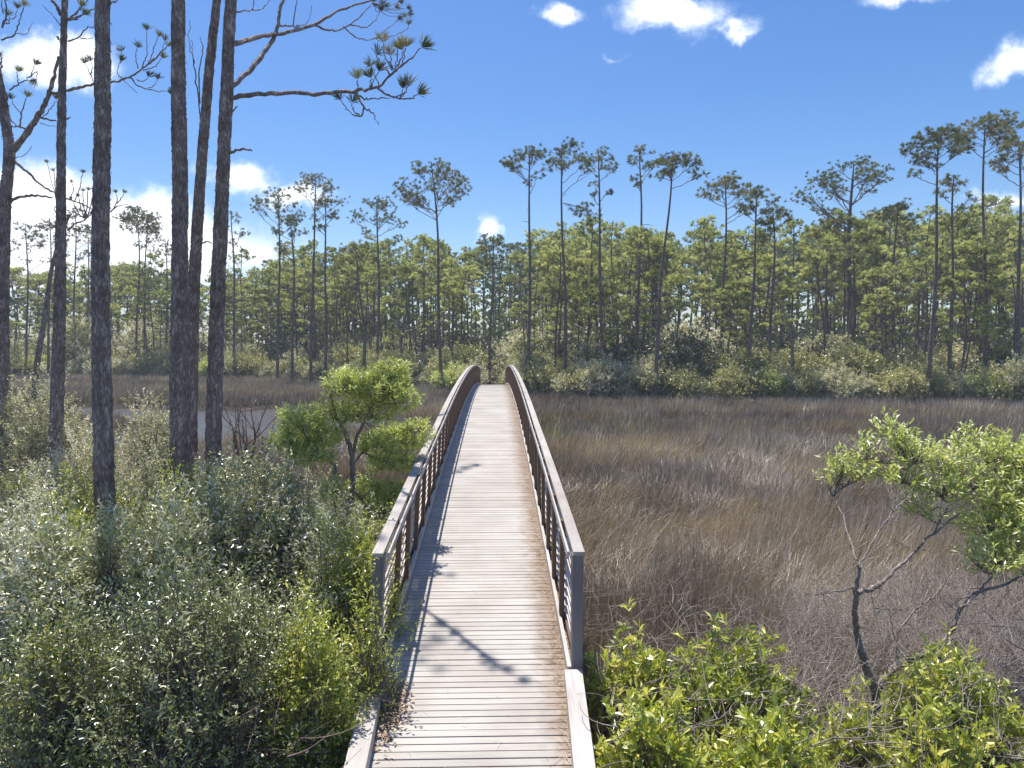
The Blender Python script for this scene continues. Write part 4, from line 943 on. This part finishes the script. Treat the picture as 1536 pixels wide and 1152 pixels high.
# bright green small tree left of the bridge
def limb_tree(name, label, cat, Y, limbs, blobs, nt, lp, ll, lw, fmat, bmat, seed, wscale=1.0, twl=.2, branchy=26, base_py=None, hollow=.3, spread=.9, extra_twigs=0, lobe=.3, bsc=.86):
    r = np.random.default_rng(seed); b0 = at(limbs[0]['p'][0][0], limbs[0]['p'][0][1], Y); org = np.array([b0[0], Y, 0.])
    Bm = MB(); nodes = []
    for br in limbs:
        yo = br.get('dy', (0, 0)); n = len(br['p'])
        W_ = np.array([at(a, b, Y + yo[0] + (yo[1] - yo[0]) * q / max(1, n - 1)) for q, (a, b) in enumerate(br['p'])]) - org
        if br.get('root'): W_ = np.vstack([[W_[0][0], W_[0][1], -.1], W_])
        Q = spline(W_, n * 5 + 3); Q[1:-1] += r.normal(0, .006, (len(Q) - 2, 3))
        rd = np.linspace(br['w'][0], br['w'][1], len(Q)) * Y / F / 2; Bm.tube(Q, rd, 7, a=r.uniform(0, 1)); nodes.append(Q)
        ns = br.get('tw', extra_twigs)
        for q in range(ns):      # fine bare side twigs
            i = int(r.integers(2, len(Q))); dd = nrm(Q[min(i + 1, len(Q) - 1)] - Q[i - 1] + r.normal(0, .35, 3) * np.array([.05, .05, .05]) ); dd = nrm(dd + r.normal(0, .6, 3)); l = r.uniform(.15, .5)
            Bm.tube(bez(Q[i], Q[i] + dd * l * .5, Q[i] + dd * l + r.normal(0, .05, 3), 5), np.linspace(.005, .0015, 5), 3, a=r.uniform(0, 1), cap=False)
    o = thing(name, label, cat, org)
    allN = np.vstack(nodes)
    if blobs:
        bl = []
        for (px, py, rx, ry_, yo) in blobs:
            c = at(px, py, Y + yo) - org; s_ = Y / F; bl.append((c[0], c[1], c[2], rx * s_ * bsc, rx * s_ * .8 * bsc, ry_ * s_ * bsc))
        bl = np.array(bl); wt = (bl[:, 3] * bl[:, 4] * bl[:, 5]) ** .66; wt /= wt.sum(); b = r.choice(len(bl), nt, p=wt)
        d = r.standard_normal((nt, 3)); d[:, 2] += .3; d = nrm(d)
        P = bl[b, :3] + d * bl[b, 3:] * ((hollow + (1 - hollow) * np.sqrt(r.uniform(0, 1, nt))) * (1 + lobe * sines(d, seed, 3.)))[:, None]
        td = nrm(d * np.array([1, 1, .4]) + np.array([0, 0, .9]) + r.normal(0, .3, (nt, 3)))
        u = np.tile(np.linspace(.05, 1, lp), nt); TD = np.repeat(td, lp, 0)
        LP = np.repeat(P, lp, 0) + TD * (u * twl)[:, None]
        LD = nrm(TD * .7 + nrm(r.standard_normal((nt * lp, 3))) * spread)
        a = np.clip(np.repeat(r.uniform(.15, .85, nt), lp) + r.normal(0, .15, nt * lp), 0, 1)
        Fm = MB(); leaves(Fm, LP, LD, nrm(np.array([0, 0, 1.]) + r.normal(0, .6, (nt * lp, 3))), ll * r.uniform(.6, 1.2, nt * lp), lw, a)
        Fm.build('foliage', fmat, o)
        for j in range(len(bl)):
            mine = np.where(b == j)[0]; c = bl[j, :3]
            q = np.argmin(np.linalg.norm(allN - c, axis=1) + .3 * np.maximum(0, allN[:, 2] - c[2])); A_ = allN[q]
            Q = bez(A_, (A_ + c) / 2 + r.normal(0, .04, 3), c, 6); Bm.tube(Q, np.linspace(.013, .007, 6), 4, cap=False)
            for kx in r.choice(mine, min(branchy, len(mine)), replace=False):
                s0 = Q[int(r.integers(2, 6))]; pe = P[kx] + td[kx] * twl * .8
                Bm.tube(bez(s0, (s0 + pe) / 2 + r.normal(0, .03, 3), pe, 4), np.linspace(.005, .002, 4), 3, cap=False)
    Bm.build('trunk', bmat, o, smooth=True); return o
limb_tree('small_tree', 'small tree with billowing bright green foliage left of the railing', 'tree', 9.6,
    [dict(p=[(502, 835), (500, 790), (503, 760), (502, 700)], w=(11, 6), root=1), dict(p=[(506, 800), (522, 770), (528, 730), (528, 690), (522, 660), (508, 630)], w=(9, 6)),
     dict(p=[(528, 700), (534, 660), (548, 630), (560, 600)], w=(6, 3)), dict(p=[(530, 745), (536, 775), (540, 780)], w=(4, 2)), dict(p=[(528, 700), (542, 680), (560, 660), (585, 640)], w=(4, 2), dy=(0, .6)),
     dict(p=[(508, 632), (500, 610), (495, 590)], w=(4, 2)), dict(p=[(503, 700), (470, 670), (450, 640)], w=(5, 2), dy=(0, -.5)), dict(p=[(530, 735), (560, 770), (575, 765)], w=(3, 2)), dict(p=[(510, 640), (530, 620), (555, 640)], w=(3, 2))],
    [(545, 590, 44, 26, 0), (580, 578, 30, 22, .3), (520, 580, 26, 16, -.3), (600, 605, 24, 22, 0), (590, 560, 18, 10, .2), (560, 625, 34, 18, .2), (500, 628, 26, 16, 0), (450, 640, 28, 22, -.4), (435, 668, 22, 18, -.3), (478, 662, 30, 22, -.2), (465, 690, 30, 14, -.4),
     (600, 665, 34, 22, .6), (628, 655, 18, 20, .5), (570, 672, 30, 18, .3), (590, 700, 34, 16, .4), (545, 740, 22, 14, .2), (575, 770, 28, 16, .2), (590, 745, 26, 14, .3), (500, 740, 16, 16, -.2)],
    2300, 12, .068, .019, M_brightg, M_twig, 41, twl=.15, extra_twigs=8, hollow=.6, lobe=.35)
# reddish bare twiggy shrub in front of the creek
rt = np.random.default_rng(8)
tw = []
for i in range(13):
    x0 = 345 + rt.uniform(0, 60); a = rt.uniform(-60, 60); tw.append(dict(p=[(370 + rt.uniform(-12, 14), 715), (x0, 668 + rt.uniform(-8, 12)), (x0 + a * .5, 640 + rt.uniform(-10, 10)), (x0 + a, 603 + rt.uniform(0, 30))], w=(3.4, 1), tw=9, root=1 if i == 0 else 0, dy=(0, rt.uniform(-.6, .6))))
limb_tree('bare_shrub', 'leafless reddish twiggy shrub in front of the creek', 'shrub', 13.6, tw, None, 0, 0, 0, 0, None, M_pinkt, 43)

# right: bushes with large yellow-green leaves over bleached stems
RB = [('yellow-green bush against the right railing post and kerb', 945, 950, 6.6, 78, 800, 1), ('widest yellow-green bush right of the bridge, lower foreground', 1095, 948, 6.7, 130, 1250, 2),
      ('yellow-green bush low beside the right approach kerb', 985, 1035, 5.4, 105, 850, 3), ('low yellow-green bush at the bottom, left of the grey forked trunk', 1180, 1060, 5.3, 120, 900, 4),
      ('yellow-green bush behind the forked trunk in the lower right', 1440, 975, 6.5, 125, 1050, 5), ('low bush with bleached stems in the bottom right corner', 1440, 1075, 5.2, 120, 620, 6),
      ('yellow-green bush at the foot of the forked grey trunk', 1300, 1050, 6.0, 80, 380, 7)]
for lab, px, yt, Yd, hw, nt_, sdx in RB:
    sh(lab, px, yt, Yd, hw, M_lime, 60 + sdx, int(nt_ * .72), lp=8, hk=.985, ll=.092, lw=.036, bmat=M_pale, branchy=44, brad=.024, twl=.10, spread=.8, hollow=.6, nb=14, sprig=.14, zlow=.3, lobe=.5)
# leaning groundsel with forked grey trunk
limb_tree('leaning_tree', 'forked grey-limbed leaning small tree with green foliage at upper right', 'tree', 6.6,
    [dict(p=[(1315, 1118), (1313, 1080), (1314, 1036)], w=(15, 14), root=1, tw=6), dict(p=[(1314, 1036), (1298, 1000), (1288, 965), (1283, 920), (1283, 880), (1290, 850)], w=(13, 6), tw=10), dict(p=[(1285, 890), (1305, 884), (1322, 875), (1338, 858), (1365, 835), (1400, 800), (1440, 770)], w=(8, 3), dy=(0, 1.2), tw=14),
     dict(p=[(1314, 1036), (1335, 1010), (1346, 998), (1375, 985), (1405, 972), (1420, 955), (1432, 935), (1440, 915), (1462, 890), (1500, 880), (1540, 860)], w=(11, 4), dy=(0, 1.0), tw=20), dict(p=[(1440, 912), (1462, 895), (1475, 878), (1500, 850), (1520, 800)], w=(4, 2), dy=(.5, 1.4), tw=10),
     dict(p=[(1346, 998), (1344, 960), (1360, 930), (1385, 905), (1405, 890), (1420, 870)], w=(4, 2), dy=(0, .6), tw=14), dict(p=[(1288, 850), (1310, 810), (1330, 780), (1350, 755), (1370, 740), (1365, 700)], w=(3, 1.6), dy=(0, 1.4), tw=14),
     dict(p=[(1283, 880), (1262, 886), (1245, 888), (1225, 892)], w=(3, 1.5), tw=5), dict(p=[(1250, 745), (1262, 770), (1285, 840)], w=(1.5, 3), dy=(1.4, 0), tw=6), dict(p=[(1400, 800), (1430, 740), (1445, 700)], w=(3, 2), dy=(1.2, 1.6), tw=8), dict(p=[(1500, 850), (1480, 780), (1460, 700)], w=(4, 2), dy=(1, 1.6), tw=8)],
    [(1262, 712, 20, 22, 1.4), (1300, 690, 22, 26, 1.5), (1332, 655, 20, 24, 1.6), (1370, 690, 34, 28, 1.4), (1410, 700, 30, 26, 1.5), (1350, 725, 30, 18, 1.3), (1460, 680, 36, 32, 1.6), (1500, 690, 40, 34, 1.6), (1535, 710, 30, 40, 1.6), (1460, 735, 50, 36, 1.4),
     (1520, 760, 50, 46, 1.3), (1480, 800, 50, 36, 1.3), (1530, 840, 40, 36, 1.2), (1555, 800, 40, 60, 1.0), (1560, 720, 40, 50, 1.3), (1500, 850, 34, 22, .9), (1350, 668, 14, 14, 1.5), (1250, 728, 12, 12, 1.4), (1410, 740, 36, 22, 1.3), (1285, 722, 26, 14, 1.4), (1470, 850, 36, 18, 1.2), (1390, 770, 30, 12, 1.3)],
    1050, 8, .085, .029, M_brightg, M_twig, 45, twl=.22, extra_twigs=8, branchy=30, lobe=.3)
# bleached fallen stems tangled among the right bushes
r = np.random.default_rng(77)
def tangle(name, label, n, fpos, ln, rad, mat, seed):
    r = np.random.default_rng(seed); mb = MB()
    for i in range(n):
        x, y, z = fpos(r); th = r.uniform(-.6, 2.2); l = ln * r.uniform(.4, 1.3); d = np.array([math.cos(th), math.sin(th) * .6, r.uniform(-.15, .75)])
        d /= np.linalg.norm(d); A_ = np.array([x, y, z]); E = A_ + d * l
        Mid = (A_ + E) / 2 + r.normal(0, .14 * l, 3); mb.tube(bez(A_, Mid, E, 6), np.linspace(rad, rad * .3, 6) * r.uniform(.5, 1.4), 4, a=r.uniform(0, 1), cap=False)
    tag(mb.build(name, mat, smooth=True), label, 'dead stems', kind='stuff')
def pr(x0, x1, y0, y1, z0, z1):
    def f(r):
        px = r.uniform(x0, x1); Yd = r.uniform(y0, y1); return at(px, 600, Yd)[0], Yd, r.uniform(z0, z1)
    return f
tangle('dead_stems', 'bleached tangle of dead stems under the lower right bushes', 1500, pr(900, 1580, 5.0, 7.8, .6, 1.9), .42, .0045, M_pale, 1)
tangle('dead_brush', 'fine pale dead brush lying over the rushes around the leaning tree', 3600, pr(1180, 1560, 7.0, 10.5, .5, 1.25), .5, .0035, M_pale, 2)
tangle('fallen_rushes', 'broken pale rush stems lying over the marsh right of the bridge', 2300, pr(860, 1540, 8.5, 22, .72, 1.1), .45, .0034, M_pale, 3)
tangle('dead_twigs', 'brown dead twigs inside the shaded lower left shrubs', 420, pr(60, 470, 4.6, 6.8, .3, 2.0), .6, .006, M_pinkt, 4)

# grassy plant at the bottom left corner and dry grass at the right kerb
def grass_plant(label, px, Yd, z, n, h, wd, mat, seed, name='grass_tuft', lean=.7, spread=.3):
    r = np.random.default_rng(seed); x = at(px, 600, Yd)[0]; th = r.uniform(0, 6.28, n); rr_ = r.uniform(0, spread, n)
    B = np.stack([rr_ * np.cos(th), rr_ * np.sin(th), np.zeros(n)], -1); D = np.stack([np.cos(th), np.sin(th), np.zeros(n)], -1)
    ll_ = h * r.uniform(.6, 1.1, n); mb = MB(); lean_ = lean * r.uniform(.2, 1, n)
    M1 = B + (D * (.35 * lean_)[:, None] + np.array([0, 0, 1.])) * (ll_ * .55)[:, None]; T_ = M1 + (D * lean_[:, None] * 1.3 + np.array([0, 0, .35])) * (ll_ * .5)[:, None]
    S_ = np.stack([-np.sin(th), np.cos(th), 0 * th], -1) * (wd * .5)
    V = np.stack([B - S_, B + S_, M1 - S_, M1 + S_, T_], 1).reshape(-1, 3); i = np.arange(n)[:, None] * 5
    mb.add(V, q=i + [0, 1, 3, 2], t=i + [2, 3, 4], a=np.repeat(r.uniform(0, 1, n), 5)); o = mb.build(name, mat); o.location = (float(x), Yd, z); tag(o, label, 'grass'); return o
grass_plant('yellow grassy plant in the bottom left corner', 15, 4.7, .4, 130, 1.9, .022, M_reed, 3)
grass_plant('dry straw-coloured grass tuft against the right approach kerb', 905, 5.9, .35, 260, 1.35, .012, M_straw, 4, lean=.4)
grass_plant('second dry grass tuft right below the right end post', 900, 6.9, .2, 220, 1.3, .012, M_straw, 5, lean=.4)
# ------------------------------------------------------------------ air
h = MB(); h.box(-503, 503, -63, 703, -2, 28.5)
m, t = new_mat('air'); pv = t.nodes.new('ShaderNodeVolumePrincipled'); pv.inputs['Color'].default_value = (.86, .92, 1, 1); pv.inputs['Density'].default_value = .0008
o_ = t.nodes.new('ShaderNodeOutputMaterial'); t.links.new(pv.outputs[0], o_.inputs['Volume'])
tag(h.build('haze', m), kind='stuff')
print('objects', len(scene.objects), 'tris', sum(len(me.polygons) for me in bpy.data.meshes))
